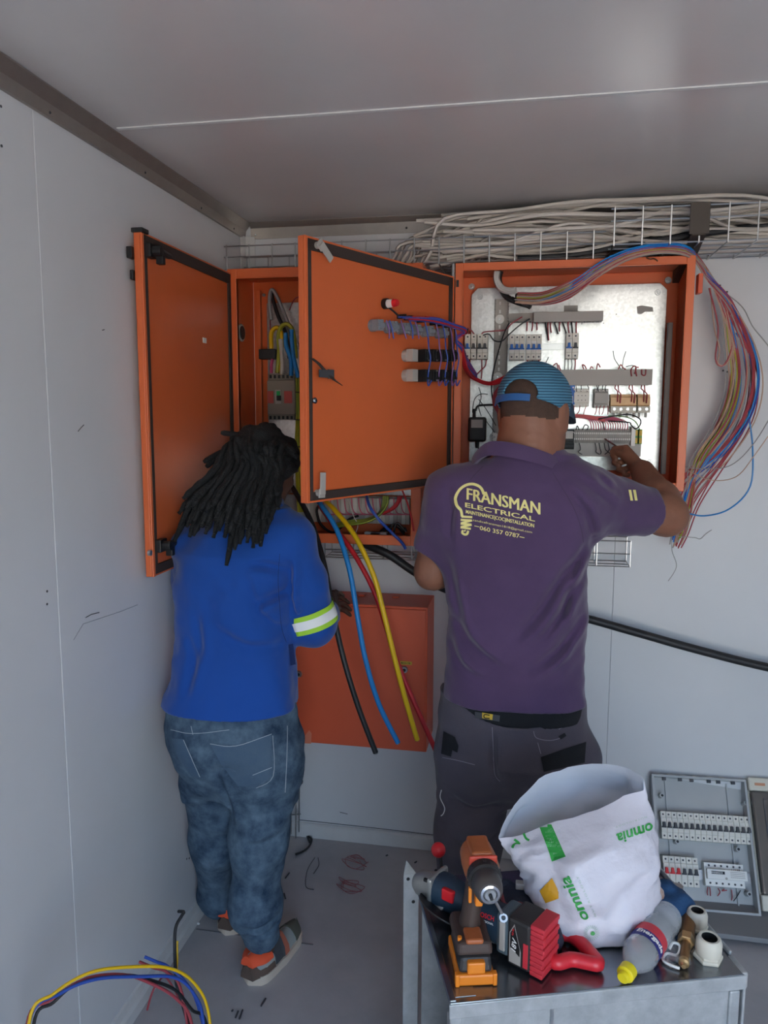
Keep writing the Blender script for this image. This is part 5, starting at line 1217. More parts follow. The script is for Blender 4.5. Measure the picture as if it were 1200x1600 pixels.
for lay in range(2):
    for i, (ex, ey) in enumerate(ends):
        f_ = (ex-277)/155; ex2 = ex+rng.uniform(-5, 5); ey2 = ey-lay*22+rng.uniform(-6, 6)
        a = 2.6-1.9*f_+rng.uniform(-.15, .15)              # where on the crown the lock is rooted
        root = wP(.085*-math.cos(a)*-1 if False else -.088*math.cos(math.pi*f_*.9+.15), -.07*math.sin(math.pi*f_*.9+.15)+rng.uniform(-.03, .04), .075-.05*lay+rng.uniform(-.02, .02))
        sx = 338+f_*100+rng.uniform(-5, 5)
        mid = at(sx, 735+rng.uniform(-8, 8), Y=2.035-.012*lay+.05*abs(f_-.45)+rng.uniform(-.01, .012))
        low = at(sx+(ex2-sx)*.62, 735+(ey2-735)*.55, Y=1.985-.012*lay+.09*abs(f_-.5)**1.5+rng.uniform(-.008, .008))
        fin = at(ex2, ey2, Y=1.925+.085*abs(f_-.55)+rng.uniform(-.004, .006))
        P = spline([root, root.lerp(mid, .5)+V((0, -.02, .02)), mid, low, fin], 6)
        n_ = len(P); R = [(.0085+.0015*math.sin(k*1.9+i))*(1 if k < n_-2 else .6) for k in range(n_)]
        MB().tube(P, R, 7).build('dreadlock', M_HAIR, hair, smooth=70)
for ex, ey, sx, sy in ((322, 730, 345, 712), (318, 722, 350, 705), (345, 676, 380, 680), (462, 708, 440, 690), (466, 716, 445, 700)):
    P = spline([at(sx+25 if sx < 400 else sx-25, sy, Y=2.15), at(sx, sy, Y=2.13), at(ex, ey, Y=2.11)], 5); MB().tube(P, [.008]*(len(P)-1)+[.005], 7).build('dreadlock', M_HAIR, hair, smooth=70)

# ------------------------------------------------------------------ upturned metal case in front, and what lies on it
BZ = .68
BO, BU, BV = V((-.109, 1.217, 0)), V((.95, .312, 0)).normalized(), V((-.315, .949, 0)).normalized()
BW, BD = .556, .368
BM = basis(BO, BU, BV, (0, 0, 1))
case = thing('metal_case', 'upturned galvanised metal case used as a table for the tools', 'case', BO+BU*BW/2+BV*BD/2)
b = MB(); b.box((0, 0, BZ-.006), (BW, BD, BZ-.0), BM); b.box((0, 0, BZ), (.012, BD, BZ+.005), BM); b.build('top_sheet', M_GTOP, case, bevel=.0015)
b = MB(); b.box((0, .003, .01), (BW-.03, .006, BZ-.028), BM); b.build('front_panel', M_GALV, case, bevel=.001)
b = MB(); b.box((-.001, -.002, BZ-.03), (BW, .003, BZ-.002), BM); b.build('front_flange', M_GALV, case, bevel=.002)
b = MB(); b.box((BW*.33, -.0005, .01), (BW*.333+.004, .003, BZ-.03), BM); b.build('panel_seam', M_STEEL, case)
b = MB(); b.box((BW-.032, -.003, .0), (BW-.012, .004, BZ-.03), BM); b.box((BW-.006, -.002, 0), (BW, .03, BZ-.02), BM); b.build('corner_angle', M_GALV, case, bevel=.003)
b = MB(); b.box((BW-.006, .03, .01), (BW-.003, BD, BZ-.006), BM); b.build('side_panel', M_GALV, case)
b = MB(); b.box((.02, BD-.005, .01), (BW-.01, BD-.002, BZ-.006), BM); b.build('back_panel', M_GALV, case)
b = MB(); b.box((0, .0, .0), (.004, .02, BZ-.03), BM); b.box((0, .0, 0), (.02, .004, BZ-.03), BM); b.build('corner_angle', M_GALV, case, bevel=.001)
b = MB(); b.box((-.022, BD-.002, 0), (.012, BD+.001, BZ+.012), BM); b.add(*[( [BM @ V(q) for q in [(-.022, BD-.002, BZ+.012), (.006, BD-.002, BZ+.012), (-.016, BD-.002, BZ+.045), (-.022, BD+.001, BZ+.012), (.006, BD+.001, BZ+.012), (-.016, BD+.001, BZ+.045)]], [(0, 1, 2), (5, 4, 3), (0, 3, 4, 1), (1, 4, 5, 2), (2, 5, 3, 0)])][0])
ca = b.build('corner_angle', M_GALV, case, bevel=.0008)
for x, z in ((-.012, BZ-.0), (.0, BZ-.055)): MB().cyl(BM @ V((x, BD-.0026, z)), BM @ V((x, BD-.0018, z)), .004, n=10).build('bolt_hole', M_BLACK, ca)
b = MB(); b.box((.012, .012, BZ), (.05, .05, BZ+.0012), BM); b.build('weld_tab', M_GTOP, case, bevel=.001)
for x, y, z in ((BW-.022, -.004, BZ-.16), (BW-.022, -.004, BZ-.42)): MB().sph(BM @ V((x, y, z)), .005, 8).build('rivet', M_STEEL, case)
b = MB(); b.box((BW-.008, 0, BZ-.03), (BW+.004, .05, BZ+.002), BM); b.box((BW-.004, .05, BZ-.02), (BW+.003, BD, BZ+.008), BM); b.build('corner_flange', M_GALV, case, bevel=.004)

# --- cordless drill standing on its battery
M_DOR = mat('tool_orange', 'f08a24', .45); M_DOR2 = mat('tool_dull_orange', 'b9683a', .5, var=.2, vs=30); M_BRN = mat('tool_dark_brown', '4a3a33', .6, var=.15, vs=30); M_SMK = mat('tool_charcoal', '2e2c2c', .5)
DO = at(744, 1542, Z=BZ); DO.z = BZ+.001
dx_ = V((.968, .25, 0)).normalized(); DM = basis(DO, dx_, V((-dx_.y, dx_.x, 0)), (0, 0, 1))
dr = thing('cordless_drill', 'orange and black cordless drill standing on its battery', 'drill', DO)
def rbox(lo, hi, name, m, par, M, bev=.004, seg=2, taper=1): return MB().box(lo, hi, M, taper=taper).build(name, m, par, bevel=bev, seg=seg)
bt = rbox((-.034, 0, .0), (.034, .112, .022), 'battery', M_DOR, dr, DM, .004)
rbox((-.031, .004, .022), (.031, .108, .05), 'battery_top', M_SMK, bt, DM, .006, taper=.9)
rbox((-.016, -.0015, .024), (.016, .02, .046), 'battery_latch', M_DOR, bt, DM, .003)
for s in (-1, 1): rbox((s*.034-.004, -.002, .0), (s*.034+.004, .01, .024), 'battery_edge', M_DOR, bt, DM, .002)
ft = rbox((-.034, .012, .048), (.034, .118, .072), 'foot', M_BRN, dr, DM, .008, 3, .9)
rbox((-.016, .016, .068), (.016, .055, .078), 'belt_clip', M_DOR2, ft, DM, .004)
MB().cyl(DM @ V((-.026, .03, .068)), DM @ V((-.026, .03, .076)), .004, n=10).build('light', M_DOR, ft)
b = MB(); prof = [((0, .075, .066), .021, .027), ((.002, .075, .09), .0175, .023), ((.008, .077, .13), .0175, .022), ((.013, .08, .155), .0195, .026), ((.016, .082, .18), .022, .03)]
b.ring([[DM @ V((c[0]+rx*math.cos(a), c[1]+ry*math.sin(a), c[2])) for a in [2*math.pi*k/16 for k in range(16)]] for c, rx, ry in prof]); b.build('handle', M_BRN, dr, smooth=60)
rbox((.004, .040, .125), (.018, .058, .155), 'trigger', M_DOR, dr, DM, .003)
rbox((-.008, .044, .130), (-.002, .052, .160), 'direction_switch', M_DOR, dr, DM, .002)
CH = .188
AM = DM @ basis((.018, .125, CH), (1, 0, 0), (0, 0, 1), (0, -1, 0)) @ Matrix.Diagonal((1, 1, .82, 1))
hb = MB().lathe([(.012, 0), (.024, .002), (.031, .012), (.033, .04), (.033, .085), (.030, .098)], AM, 20).build('motor_housing', M_DOR2, dr, smooth=50)
rbox((-.002, .052, CH+.022), (.038, .115, CH+.035), 'top_ridge', M_DOR2, hb, DM, .005)
rbox((-.008, .044, CH-.012), (.044, .050, CH+.033), 'front_collar', mat('tool_red', 'c8442e', .5), hb, DM, .004)
ch = MB().lathe([(.028, .096), (.0305, .10), (.0305, .122), (.028, .126)], AM, 24).build('clutch_ring', M_SMK, dr, smooth=30)
for k in range(16):
    a = 2*math.pi*k/16; q = AM @ V((.0305*math.cos(a), .0305*math.sin(a), .111)); q2 = AM @ V((.032*math.cos(a), .032*math.sin(a), .111)); MB().cyl(q, q2, .0025, n=6).build('ridge', M_SMK, ch)
ck = MB().lathe([(.0255, .125), (.0265, .13), (.0265, .15), (.024, .165), (.019, .172)], AM, 24).build('chuck', mat('chuck_grey', '5b5552', .4, .4), dr, smooth=30)
MB().lathe([(.0165, .170), (.0172, .172), (.0172, .1755), (.0128, .1765), (.0115, .172)], AM, 24, ends=False).build('chuck_ring', M_CHROME, ck, smooth=30)
MB().lathe([(.0115, .174), (.0095, .1775), (.004, .1775), (.004, .172)], AM, 18).build('chuck_jaws', M_STEEL, ck, smooth=30)
MB().lathe([(.0035, .176), (.0032, .19)], AM, 6).build('bit', M_BLACK, ck)
q = DM @ V((.048, .005, .13)); b = MB(); b.cyl(DM @ V((.026, -.012, CH-.012)), q, .0028, n=8); b.lathe([(.0042, 0), (.0075, 0), (.0075, .006), (.0042, .006)], basis(q-V((0, .004, .0)), (1, 0, 0), (0, .5, .85), (0, -.85, .5)), 16, ends=False); sk = b.build('socket_driver', M_STEEL, dr, smooth=40)

# --- cordless angle grinder lying behind the drill
M_NVT = mat('tool_navy', '22384a', .5); M_ALU = mat('cast_aluminium', '9c9c98', .4, .6)
GO = V((.0785, 1.352, BZ)); gA = V((-.88, .475, 0)).normalized(); gC = V((gA.y, -gA.x, 0)); GM = basis(V((GO.x, GO.y, BZ+.001)), gA, -gC, (0, 0, 1))
gr = thing('angle_grinder', 'dark blue cordless grinder with a black disc and a red battery', 'grinder', (GO.x, GO.y, BZ))
gb = rbox((.024, -.002, .004), (.072, .064, .098), 'battery', M_SMK, gr, GM, .006)
rb_ = MB()
for k in range(10): rb_.box((-.0025 if k % 2 else 0, 0, .002+k*.0099), (.026, .062, .002+(k+1)*.0099-.0006), GM)
rb_.build('battery_end', mat('battery_red', 'cf3742', .45), gb, bevel=.002)
pz = [(.034, .014), (.062, .014), (.062, .03), (.038, .086), (.034, .086)]
b = MB(); b.add([GM @ V((x, .0655, z)) for x, z in [(.066, .012), (.042, .012), (.042, .04), (.056, .09), (.066, .07)]], [(0, 1, 2, 3, 4)]); b.build('label_plate', M_GREYP, gb)
b = MB(); b.add([GM @ V((x, .066, z)) for x, z in [(.064, .042), (.044, .030), (.044, .045), (.056, .086), (.064, .07)]], [(0, 1, 2, 3, 4)]); b.build('label_plate', M_BLACK, gb)
flat([fit(textgeo('18V', 1, bold=.02, shear=.2), .027, .010)], 'lettering', M_WHITE, gb, GM @ V((.0555, .0666, .050)), GM.to_3x3() @ V((-.1, 0, .99)), GM.to_3x3() @ V((.99, 0, .1)))
flat([fit(textgeo('4.0 Ah', 1, bold=.02), .014, .004)], 'lettering', M_TRED, gb, GM @ V((.0585, .0666, .074)), GM.to_3x3() @ V((-.1, 0, .99)), GM.to_3x3() @ V((.99, 0, .1)))
rbox((.028, .0635, .012), (.038, .0655, .06), 'red_patch', mat('battery_red', 'cf3742', .45), gb, GM, .0008)
st = rbox((.070, .002, .012), (.098, .060, .092), 'battery_mount', mat('tool_slate', '53636b', .5), gr, GM, .006)
rbox((.078, .058, .022), (.090, .063, .08), 'vent', M_GREYP, st, GM, .002)
b = MB(); S = [(.09, .027, .040, .050), (.115, .027, .036, .052), (.14, .024, .030, .056), (.175, .024, .028, .060), (.20, .027, .031, .062), (.235, .031, .034, .063), (.25, .030, .033, .063)]
b.ring([[GM @ V((x, .031+ry*math.copysign(abs(math.cos(a))**.75, math.cos(a)), zc+rz*math.copysign(abs(math.sin(a))**.75, math.sin(a)))) for a in [2*math.pi*k/20 for k in range(20)]] for x, ry, rz, zc in S])
bd_ = b.build('body', M_NVT, gr, smooth=50)
pq = GM @ V((.135, .031-.0265, .06))
flat([fit(textgeo('BOSCH', 1, bold=.02), .036, .009)], 'lettering', M_TRED, bd_, GM @ V((.118, .0640, .078)), GM.to_3x3() @ V((-.99, 0, .1)), GM.to_3x3() @ V((.1, -.35, .93)))
flat([fit(textgeo('PROFESSIONAL', 1, bold=.02), .036, .004)], 'lettering', M_WHITE, bd_, GM @ V((.118, .0660, .068)), GM.to_3x3() @ V((-.99, 0, .1)), GM.to_3x3() @ V((.1, -.2, .97)))
rbox((.195, .050, .066), (.222, .062, .09), 'switch', M_TRED, bd_, GM, .003)
rbox((.246, -.002, .03), (.258, .064, .098), 'housing_ring', M_ALU, gr, GM, .008, 3)
b = MB(); b.ring([[GM @ V((x, .031+ry*math.cos(a), zc+rz*math.sin(a))) for a in [2*math.pi*k/16 for k in range(16)]] for x, ry, rz, zc in [(.256, .028, .030, .063), (.27, .025, .028, .062), (.295, .022, .026, .058), (.308, .012, .016, .055)]])
gh = b.build('gear_head', M_ALU, gr, smooth=40)
for y, z in ((.012, .083), (.05, .083)): MB().cyl(GM @ V((.264, y, z)), GM @ V((.271, y, z)), .004, n=8).build('screw', M_BLACK, gh)
tl = Matrix.Rotation(rad(-6), 4, 'Y'); kc = GM @ V((.33, .005, .017))
MB().cyl(GM @ V((.275, .034, .055)), at(698, 1422, Z=BZ+.036), .019, .021, 16).build('spindle', M_STEEL, gr, smooth=40)
kx = (GM.to_3x3() @ V((.97, 0, -.10))).normalized(); ky = (GM.to_3x3() @ V((0, .99, .16))).normalized()
kn = V((.38, .25, .88)).normalized(); kx, ky, kn = frame(kn); dm = basis(at(698, 1422, Z=BZ+.034), kx, ky, kn)
MB().lathe([(.010, -.0015), (.060, -.0015), (.0605, 0), (.060, .0015), (.010, .0015)], dm, 36).build('cutting_disc', M_BLACK, gr, smooth=30)

# --- red saw handle
sw = thing('saw', 'red plastic D shaped saw handle lying between the battery and the white bag', 'saw', at(900, 1490, Z=BZ))
b = MB(); lp = [(862, 1470), (872, 1461), (890, 1461), (908, 1474), (926, 1494), (934, 1506), (916, 1503), (892, 1499), (868, 1504), (860, 1488)]
R = []; P = spline([at(x, y, Z=BZ+.016) for x, y in lp], 4, True)
b.tube(P, .0135, 10, closed=True); b.build('handle', mat('saw_red', 'd92b38', .35), sw, smooth=60)
MB().add([at(x, y, Z=BZ+.016)+V((0, 0, dz)) for dz in (-.001, .001) for x, y in ((866, 1465), (870, 1500), (760, 1470), (770, 1450))], [(0, 1, 2, 3), (7, 6, 5, 4), (0, 4, 5, 1), (1, 5, 6, 2), (2, 6, 7, 3), (3, 7, 4, 0)]).build('blade', M_STEEL, sw)

# --- woven bag
bag = thing('woven_bag', 'crumpled white woven bag with green printing standing open on the case', 'bag', at(935, 1480, Z=BZ))
M_BAG = mat('woven_poly', 'd3d1da', .42, bump=.5, bs=22, spec=.5); M_BAGI = mat('woven_poly_inside', 'c5ccd8', .6, bump=.2, bs=30)
# rows bottom to rim: left px, right px (both with own depth), thickness
rows = [((905, 1472, 1.43), (968, 1481, 1.435), .012, -.002), ((884, 1462, 1.43), (985, 1460, 1.455), .045, .02), ((862, 1440, 1.44), (1004, 1432, 1.475), .068, .04), ((848, 1418, 1.45), (1019, 1400, 1.49), .085, .05), ((832, 1392, 1.46), (1027, 1362, 1.50), .10, .055), ((817, 1366, 1.47), (1029, 1322, 1.51), .115, .055), ((800, 1338, 1.48), (1024, 1283, 1.52), .125, .05), ((788, 1325, 1.49), (1018, 1256, 1.53), .135, .045), ((781, 1312, 1.495), (1009, 1232, 1.535), .14, .04)]
NS = 56; RB = []; rng = random.Random(5)
def bagring(t):
    k = min(t, .9999)*(len(rows)-1); i = int(k); f = k-i; f = f
    g_ = lambda j: rows[min(max(j, 0), len(rows)-1)]
    lerp = lambda a, c: a+(c-a)*f
    l = [lerp(g_(i)[0][q], g_(i+1)[0][q]) for q in range(3)]; r = [lerp(g_(i)[1][q], g_(i+1)[1][q]) for q in range(3)]
    th = lerp(g_(i)[2], g_(i+1)[2]); bul = lerp(g_(i)[3], g_(i+1)[3])
    L, R_b = at(l[0], l[1], Y=l[2]), at(r[0], r[1], Y=r[2]); c = (L+R_b)/2; hx = (R_b-L)/2; hy = V((-hx.y, hx.x, 0)).normalized()
    out = []
    for j in range(NS):
        a = 2*math.pi*j/NS; ca_, sa = math.cos(a), math.sin(a)
        x = math.copysign(abs(ca_)**(.8+.2*t), ca_); y = math.copysign(abs(sa)**(.9+.8*t*t), sa)
        p = c+hx*x+hy*(y*th if y > 0 else y*th*(.75*(1-t**3)+.06))+V((0, 0, .012*y*t if y > 0 else 0))
        out.append(p)
    return out
TS = [i/44 for i in range(45)]
G = np.array([[list(p) for p in bagring(t)] for t in TS])
cr = np.linspace(0, 1, 45)[:, None]
X_, Y_, Z_ = G[..., 0], G[..., 1], G[..., 2]
def ridge(f, s): return np.abs(vnoise((X_+s)*f, (Y_+2*s)*f, (Z_-s)*f*.8))
def crest(f, s): return np.clip(1-4*np.abs(vnoise((X_+s)*f, (Y_+2*s)*f, (Z_-s)*f*.8)), 0, 1)**2
disp = (.010*crest(11, 3)+.007*crest(21, 8)+.026*(ridge(9, 1)-.25)+.016*(ridge(19, 4)-.25)+.008*(ridge(40, 9)-.25))*np.clip(cr*6, .15, 1)*np.where(cr > .93, .35, 1)
cen = G.mean(1, keepdims=True); nr = G-cen; nr[..., 2] *= .2; nr /= np.linalg.norm(nr, axis=2, keepdims=True)+1e-6
G = G+nr*disp[..., None]; G[..., 2] = np.maximum(G[..., 2], BZ+.003)
# rim shape: raised back corner, sagging front
for i in range(45):
    for j in range(NS):
        a = 2*math.pi*j/NS; e = max(0, (i/44-.75)/.25)**1.5
        if math.sin(a) > 0: G[i, j, 2] += e*(.014*math.exp(-((math.cos(a)+.3)/.35)**2)+.022*max(0, math.cos(a))**.7*math.sin(a)**.3+.006)
        else: G[i, j, 2] += e*.003*math.sin(6*a)
b = MB(); b.ring([[tuple(p) for p in row] for row in G], False); b.add([tuple(p) for p in G[0]], [tuple(range(NS))])
bg_ = b.build('bag_body', M_BAG, bag, smooth=80)
b = MB(); Gi = cen+(G-cen)*np.array([.975, .975, 1]); Gi = Gi[12:]; Gi[-1] = G[-1]; b.ring([[tuple(p) for p in row] for row in Gi], False); b.build('bag_lining', M_BAGI, bag, smooth=80)
bgb = bvh_of(bg_); M_GRN = mat('bag_green', '2f9e44', .5); M_GRN2 = mat('bag_pale_print', 'a9c4b0', .6); M_OCH = mat('bag_ochre', 'd49a1c', .5)
def bagprint(geos, px, py, name, m, rot=0, lab=None, sxv=1):
    o = at(px, py, Y=1.3); ex, ey = at(px+1, py, Y=1.3)-o, at(px, py-1, Y=1.3)-o
    gg = [moved(g_, 0, 0, rot) for g_ in geos]; return decal(gg, name, m, bg_, bgb, o, ex, ey, ray(px, py), 5, .002, lab)
def poly(pts, name, m, lab=None, eps=.002):
    cx = sum(p[0] for p in pts)/len(pts); cy = sum(p[1] for p in pts)/len(pts)
    return bagprint([([(x-cx, cy-y) for x, y in pts], [tuple(range(len(pts)))])], cx, cy, name, m, 0, lab)
poly([(840, 1288), (860, 1281), (887, 1342), (863, 1350)], 'green_panel', M_GRN, 'green printed panel')
poly([(863, 1370), (875, 1394), (874, 1404), (852, 1412), (842, 1392)], 'ochre_patch', M_OCH, 'ochre printed patch')
tw = []
for i in range(7):
    g_ = fit(textgeo(['compound feed', 'keep dry and', 'store cool use', 'within months', 'handle with', 'clean hands', 'net mass'][i], 1), 44, 1.5); tw.append(moved(g_, 0, 7.2-i*2.4))
bagprint(tw, 864, 1315, 'fine_print', M_GRN2, rad(-66))
om = fit(textgeo('omnia', 1, bold=.022, shear=.15), 80, 17)
bagprint([om], 898, 1404, 'lettering', M_GRN, rad(-65)+math.pi, 'green word running down the bag')
bagprint([fit(textgeo('NUTRIOLOGY', 1, space=1.5), 74, 3.4)], 916, 1400, 'lettering', M_GRN2, rad(-65)+math.pi)
om2 = fit(textgeo('omnia', 1, bold=.022, shear=.15), 66, 19)
bagprint([om2], 992, 1302, 'lettering', M_GRN, rad(19)+math.pi, 'green upside down word at the right of the bag')
bagprint([fit(textgeo('NUTRIOLOGY', 1, space=1.5), 58, 3.2)], 986, 1285, 'lettering', M_GRN2, rad(19)+math.pi)
for pts in ([(801, 1325), (806, 1318), (815, 1318)], [(804, 1312), (812, 1318)], [(818, 1302), (823, 1312), (829, 1315)]):
    cx, cy = pts[0]; bagprint([stroke([(x-cx, cy-y) for x, y in pts], 4)], cx, cy, 'green_stripe', M_GRN)
ray_ = [stroke([(7*math.cos(a), 7*math.sin(a)), (13*math.cos(a), 13*math.sin(a))], .8) for a in [2*math.pi*k/22 for k in range(22)]]
bagprint(ray_, 924, 1457, 'sunburst', M_GRN2); bagprint([([(4*math.cos(a), 3.4*math.sin(a)) for a in [2*math.pi*k/10 for k in range(10)]], [tuple(range(10))])], 926, 1458, 'leaf_mark', M_GRN)

# --- plastic bottle
c0, c1 = at(976, 1524, Z=BZ+.020), at(1044, 1428, Z=BZ+.034); ax_ = (c1-c0); LB = ax_.length; x_, y_, z_ = frame(ax_)
TM = basis(c0, x_, y_, z_); s_ = LB/.2
bo = thing('plastic_bottle', 'empty clear plastic bottle with a yellow cap lying beside the bag', 'bottle', c0)
M_PET = mat('clear_plastic', 'dfe3e6', .12, alpha=.34, bump=.25, bs=60)
pr = [(.012, .014), (.0125, .022), (.016, .03), (.024, .044), (.0305, .06), (.0318, .072), (.0305, .076), (.0305, .118), (.0318, .122), (.0318, .15), (.030, .158), (.0318, .166), (.0312, .188), (.027, .199), (.012, .196)]
MB().lathe([(r*s_, z*s_) for r, z in pr], TM, 28).build('bottle_body', M_PET, bo, smooth=40)
cp_ = MB().lathe([(.013*s_, .0), (.0155*s_, .002), (.0155*s_, .018*s_), (.012*s_, .019*s_)], TM, 20).build('cap', mat('cap_yellow', 'ecd81c', .4), bo, smooth=40)
MB().lathe([(.009*s_, -.010), (.0105*s_, -.008), (.0105*s_, .001)], TM, 16).build('spout', mat('cap_yellow', 'ecd81c', .4), cp_, smooth=40)
lbn = MB().lathe([(.0312*s_, .077*s_), (.0312*s_, .096*s_)], TM, 28, ends=False).build('label', mat('label_navy', '2b2f78', .45), bo, smooth=60)
MB().lathe([(.0312*s_, .096*s_), (.0312*s_, .117*s_)], TM, 28, ends=False).build('label', mat('label_red', 'c93a46', .45), bo, smooth=60)
tg = fit(textgeo('Energade', 1, bold=.03, shear=.15), .062*s_, .0135*s_); vs = []
b = MB(); bm_ = bmesh.new(); q = [bm_.verts.new((x, y, 0)) for x, y in tg[0]]
for f in tg[1]:
    try: bm_.faces.new([q[i] for i in f])
    except ValueError: pass
for k in range(-8, 9): bmesh.ops.bisect_plane(bm_, geom=bm_.verts[:]+bm_.edges[:]+bm_.faces[:], plane_co=(k*.004*s_, 0, 0), plane_no=(1, 0, 0))
upc = (TM.inverted().to_3x3() @ V((.25, -.45, .85))); a0 = math.atan2(upc.y, upc.x)
for vt_ in bm_.verts:
    a = a0+vt_.co.x/(.0312*s_); r_ = .0318*s_; vt_.co = TM @ V((r_*math.cos(a), r_*math.sin(a), .088*s_+vt_.co.y))
me = bpy.data.meshes.new('lettering'); bm_.to_mesh(me); bm_.free(); me.materials.append(M_WHITE); link('lettering', me, bo)

# --- cable glands, brass nozzle, tie, scraps
def gland(px, py, r, label, tilt):
    p = at(px, py, Z=BZ); p.z = BZ+.001; t = thing('cable_gland', label, 'cable gland', p)
    Mg = basis(p, (1, 0, 0), (0, 1, 0), (0, 0, 1)) @ Matrix.Rotation(tilt, 4, 'X')
    MB().lathe([(r*1.14, 0), (r*1.16, .003), (r*1.16, r*.3), (r*1.05, r*.36)], Mg, 6).build('hex_base', M_CREAM, t, bevel=.0015)
    MB().lathe([(r*1.02, r*.34), (r*1.05, r*.4), (r*1.05, r*.55), (r*.98, r*.58)], Mg, 6).build('lock_nut', M_CREAM, t, bevel=.001)
    MB().lathe([(r*.98, r*.56), (r, r*.62), (r, r*1.45), (r*.9, r*1.75), (r*.78, r*1.9), (r*.62, r*1.9), (r*.6, r*1.84)], Mg, 28, ends=False).build('dome_nut', M_CREAM, t, smooth=35)
    MB().lathe([(r*.62, r*1.88), (r*.58, r*1.3), (r*.02, r*1.25)], Mg, 20, ends=False).build('rubber_seal', M_BLACK, t, smooth=40)
gland(1106, 1497, .0235, 'cream cable gland nearest the front edge of the metal case', rad(4))
gland(1088, 1450, .020, 'cream cable gland standing behind the brass nozzle', rad(0))
M_BRASS = mat('aged_brass', '8d6a48', .35, .7)
a, c = at(1076, 1432, Z=BZ+.016), at(1068, 1511, Z=BZ+.012); x_, y_, z_ = frame(c-a); nm_ = basis(a, x_, y_, z_); L_ = (c-a).length
nz = thing('brass_nozzle', 'brass nozzle lying between the bottle and the cable glands', 'nozzle', (a.x, a.y, BZ))
MB().lathe([(.0125, 0), (.0145, .003), (.0145, L_*.42), (.013, L_*.44)], nm_, 20).build('barrel', M_BRASS, nz, smooth=30)
MB().lathe([(.0155, L_*.43), (.0155, L_*.55), (.013, L_*.56)], nm_, 6).build('nut', mat('bright_brass', 'c9a878', .3, .8), nz)
MB().lathe([(.0085, L_*.55), (.008, L_*.88), (.0065, L_*.9)], nm_, 16).build('neck', M_BRASS, nz, smooth=30)
MB().lathe([(.0095, L_*.88), (.0095, L_*.94), (.006, L_*.96), (.004, L_)], nm_, 16).build('tip', mat('bright_brass', 'c9a878', .3, .8), nz, smooth=30)
wire('plastic_tie', 'white plastic strip curled beside the brass nozzle', [at(x, y, Z=BZ+z) for x, y, z in ((1046, 1483, .012), (1052, 1473, .02), (1062, 1478, .016), (1058, 1492, .010), (1042, 1490, .006), (1036, 1500, .005), (1048, 1508, .005), (1062, 1513, .005))], .0028, M_WHITE, 'cable tie')
b = MB(); cs_ = at(1050, 1492, Z=BZ); rng = random.Random(2); n_ = 9; vs = []
for i in range(n_):
    for j in range(n_): vs.append((cs_.x-.028+.007*i, cs_.y-.035+.0085*j, BZ+.003+.014*rng.random()))
b.add(vs, [(i*n_+j, (i+1)*n_+j, (i+1)*n_+j+1, i*n_+j+1) for i in range(n_-1) for j in range(n_-1)]); M_FILM = mat('clear_film', 'eef0f2', .1, alpha=.28); tag(b.build('plastic_scrap', M_FILM), 'crumpled clear plastic scrap under the brass nozzle', 'plastic scrap')
p = at(1058, 1398, Z=BZ+.01); p.z = BZ+.001; t = thing('bolt', 'zinc bolt standing behind the bottle by the case edge', 'bolt', p); MB().lathe([(.012, .018), (.012, .03)], Matrix.Translation(p), 6).build('bolt_head', M_STEEL, t); MB().lathe([(.007, 0), (.007, .018)], Matrix.Translation(p), 12).build('shank', M_STEEL, t)
# cloth heaps
def heap(name, label, cat, lst, m, seed, trim=None):
    ps = [at(x, y, Z=BZ+h*.5) for x, y, r, h in lst]; lo_ = V([min(p[i] for p in ps)-.12 for i in range(3)]); hi_ = V([max(p[i] for p in ps)+.12 for i in range(3)])
    F = SDF(lo_, hi_, .004)
    for p, (x, y, r, h) in zip(ps, lst): F.ell((p.x, p.y, BZ+h*.45), [r, r*.8, h*.55], None, .03)
    F.wrinkle(.012, 22, seed); F.wrinkle(.006, 45, seed+3); F.cut(lambda X, Y, Z: BZ+.002-Z+0*X)
    return tag(F.mesh(name, m, None), label, cat)
M_NCL = mat('navy_canvas', '252c3c', .8, bump=.2, bs=200); M_BCL = mat('blue_cloth', '27507a', .85, bump=.2, bs=200)
heap('tool_pouch', 'dark navy canvas pouch slumped between the grinder and the bag', 'pouch', [(800, 1405, .055, .07), (790, 1440, .05, .05), (830, 1440, .05, .06), (845, 1462, .04, .045), (775, 1400, .04, .05)], M_NCL, 1)
wire('pouch_strap', 'dark red strap lying over the navy canvas pouch', [at(x, y, Z=BZ+z) for x, y, z in ((775, 1378, .06), (783, 1396, .085), (790, 1414, .085), (812, 1412, .085), (830, 1424, .07))], .004, mat('maroon_strap', '6d2a30', .8), 'strap')
heap('blue_rag', 'blue rag bunched up between the bag and the cable glands', 'rag', [(1045, 1400, .03, .05), (1056, 1418, .03, .05), (1040, 1425, .02, .035), (1030, 1395, .02, .05)], M_BCL, 4)
b = MB(); p = at(1024, 1398, Z=BZ+.05); b.sph(p, (.018, .016, .022), 10); tag(b.build('paper_scrap', mat('brown_paper', 'a56a48', .8, var=.9, vs=30, col2='dfdcd6')), 'brown and white scrap tucked behind the right side of the bag', 'scrap')
p = at(815, 1384, Z=BZ+.07); b = MB(); b.box(p-V((.012, .008, .005)), p+V((.012, .008, .008))); tag(b.build('connector', M_GREYP, bevel=.002), 'small grey connector on the navy pouch near the trouser leg', 'connector')
# red ball ended rod
p = at(685, 1328, Y=1.60); q = at(694, 1372, Y=1.60); rd = thing('knob_rod', 'round red knob on a dark rod standing at the back of the case', 'knob', (q.x, q.y, BZ))
MB().sph(p, .0165, 18).build('knob', M_TRED, rd, smooth=80); e_ = V((p.x+.012, p.y-.03, BZ+.001)); MB().tube(spline([p, p+V((.006, -.006, -.02)), e_], 4), .004, 8).build('rod', M_BLACK, rd, smooth=60)

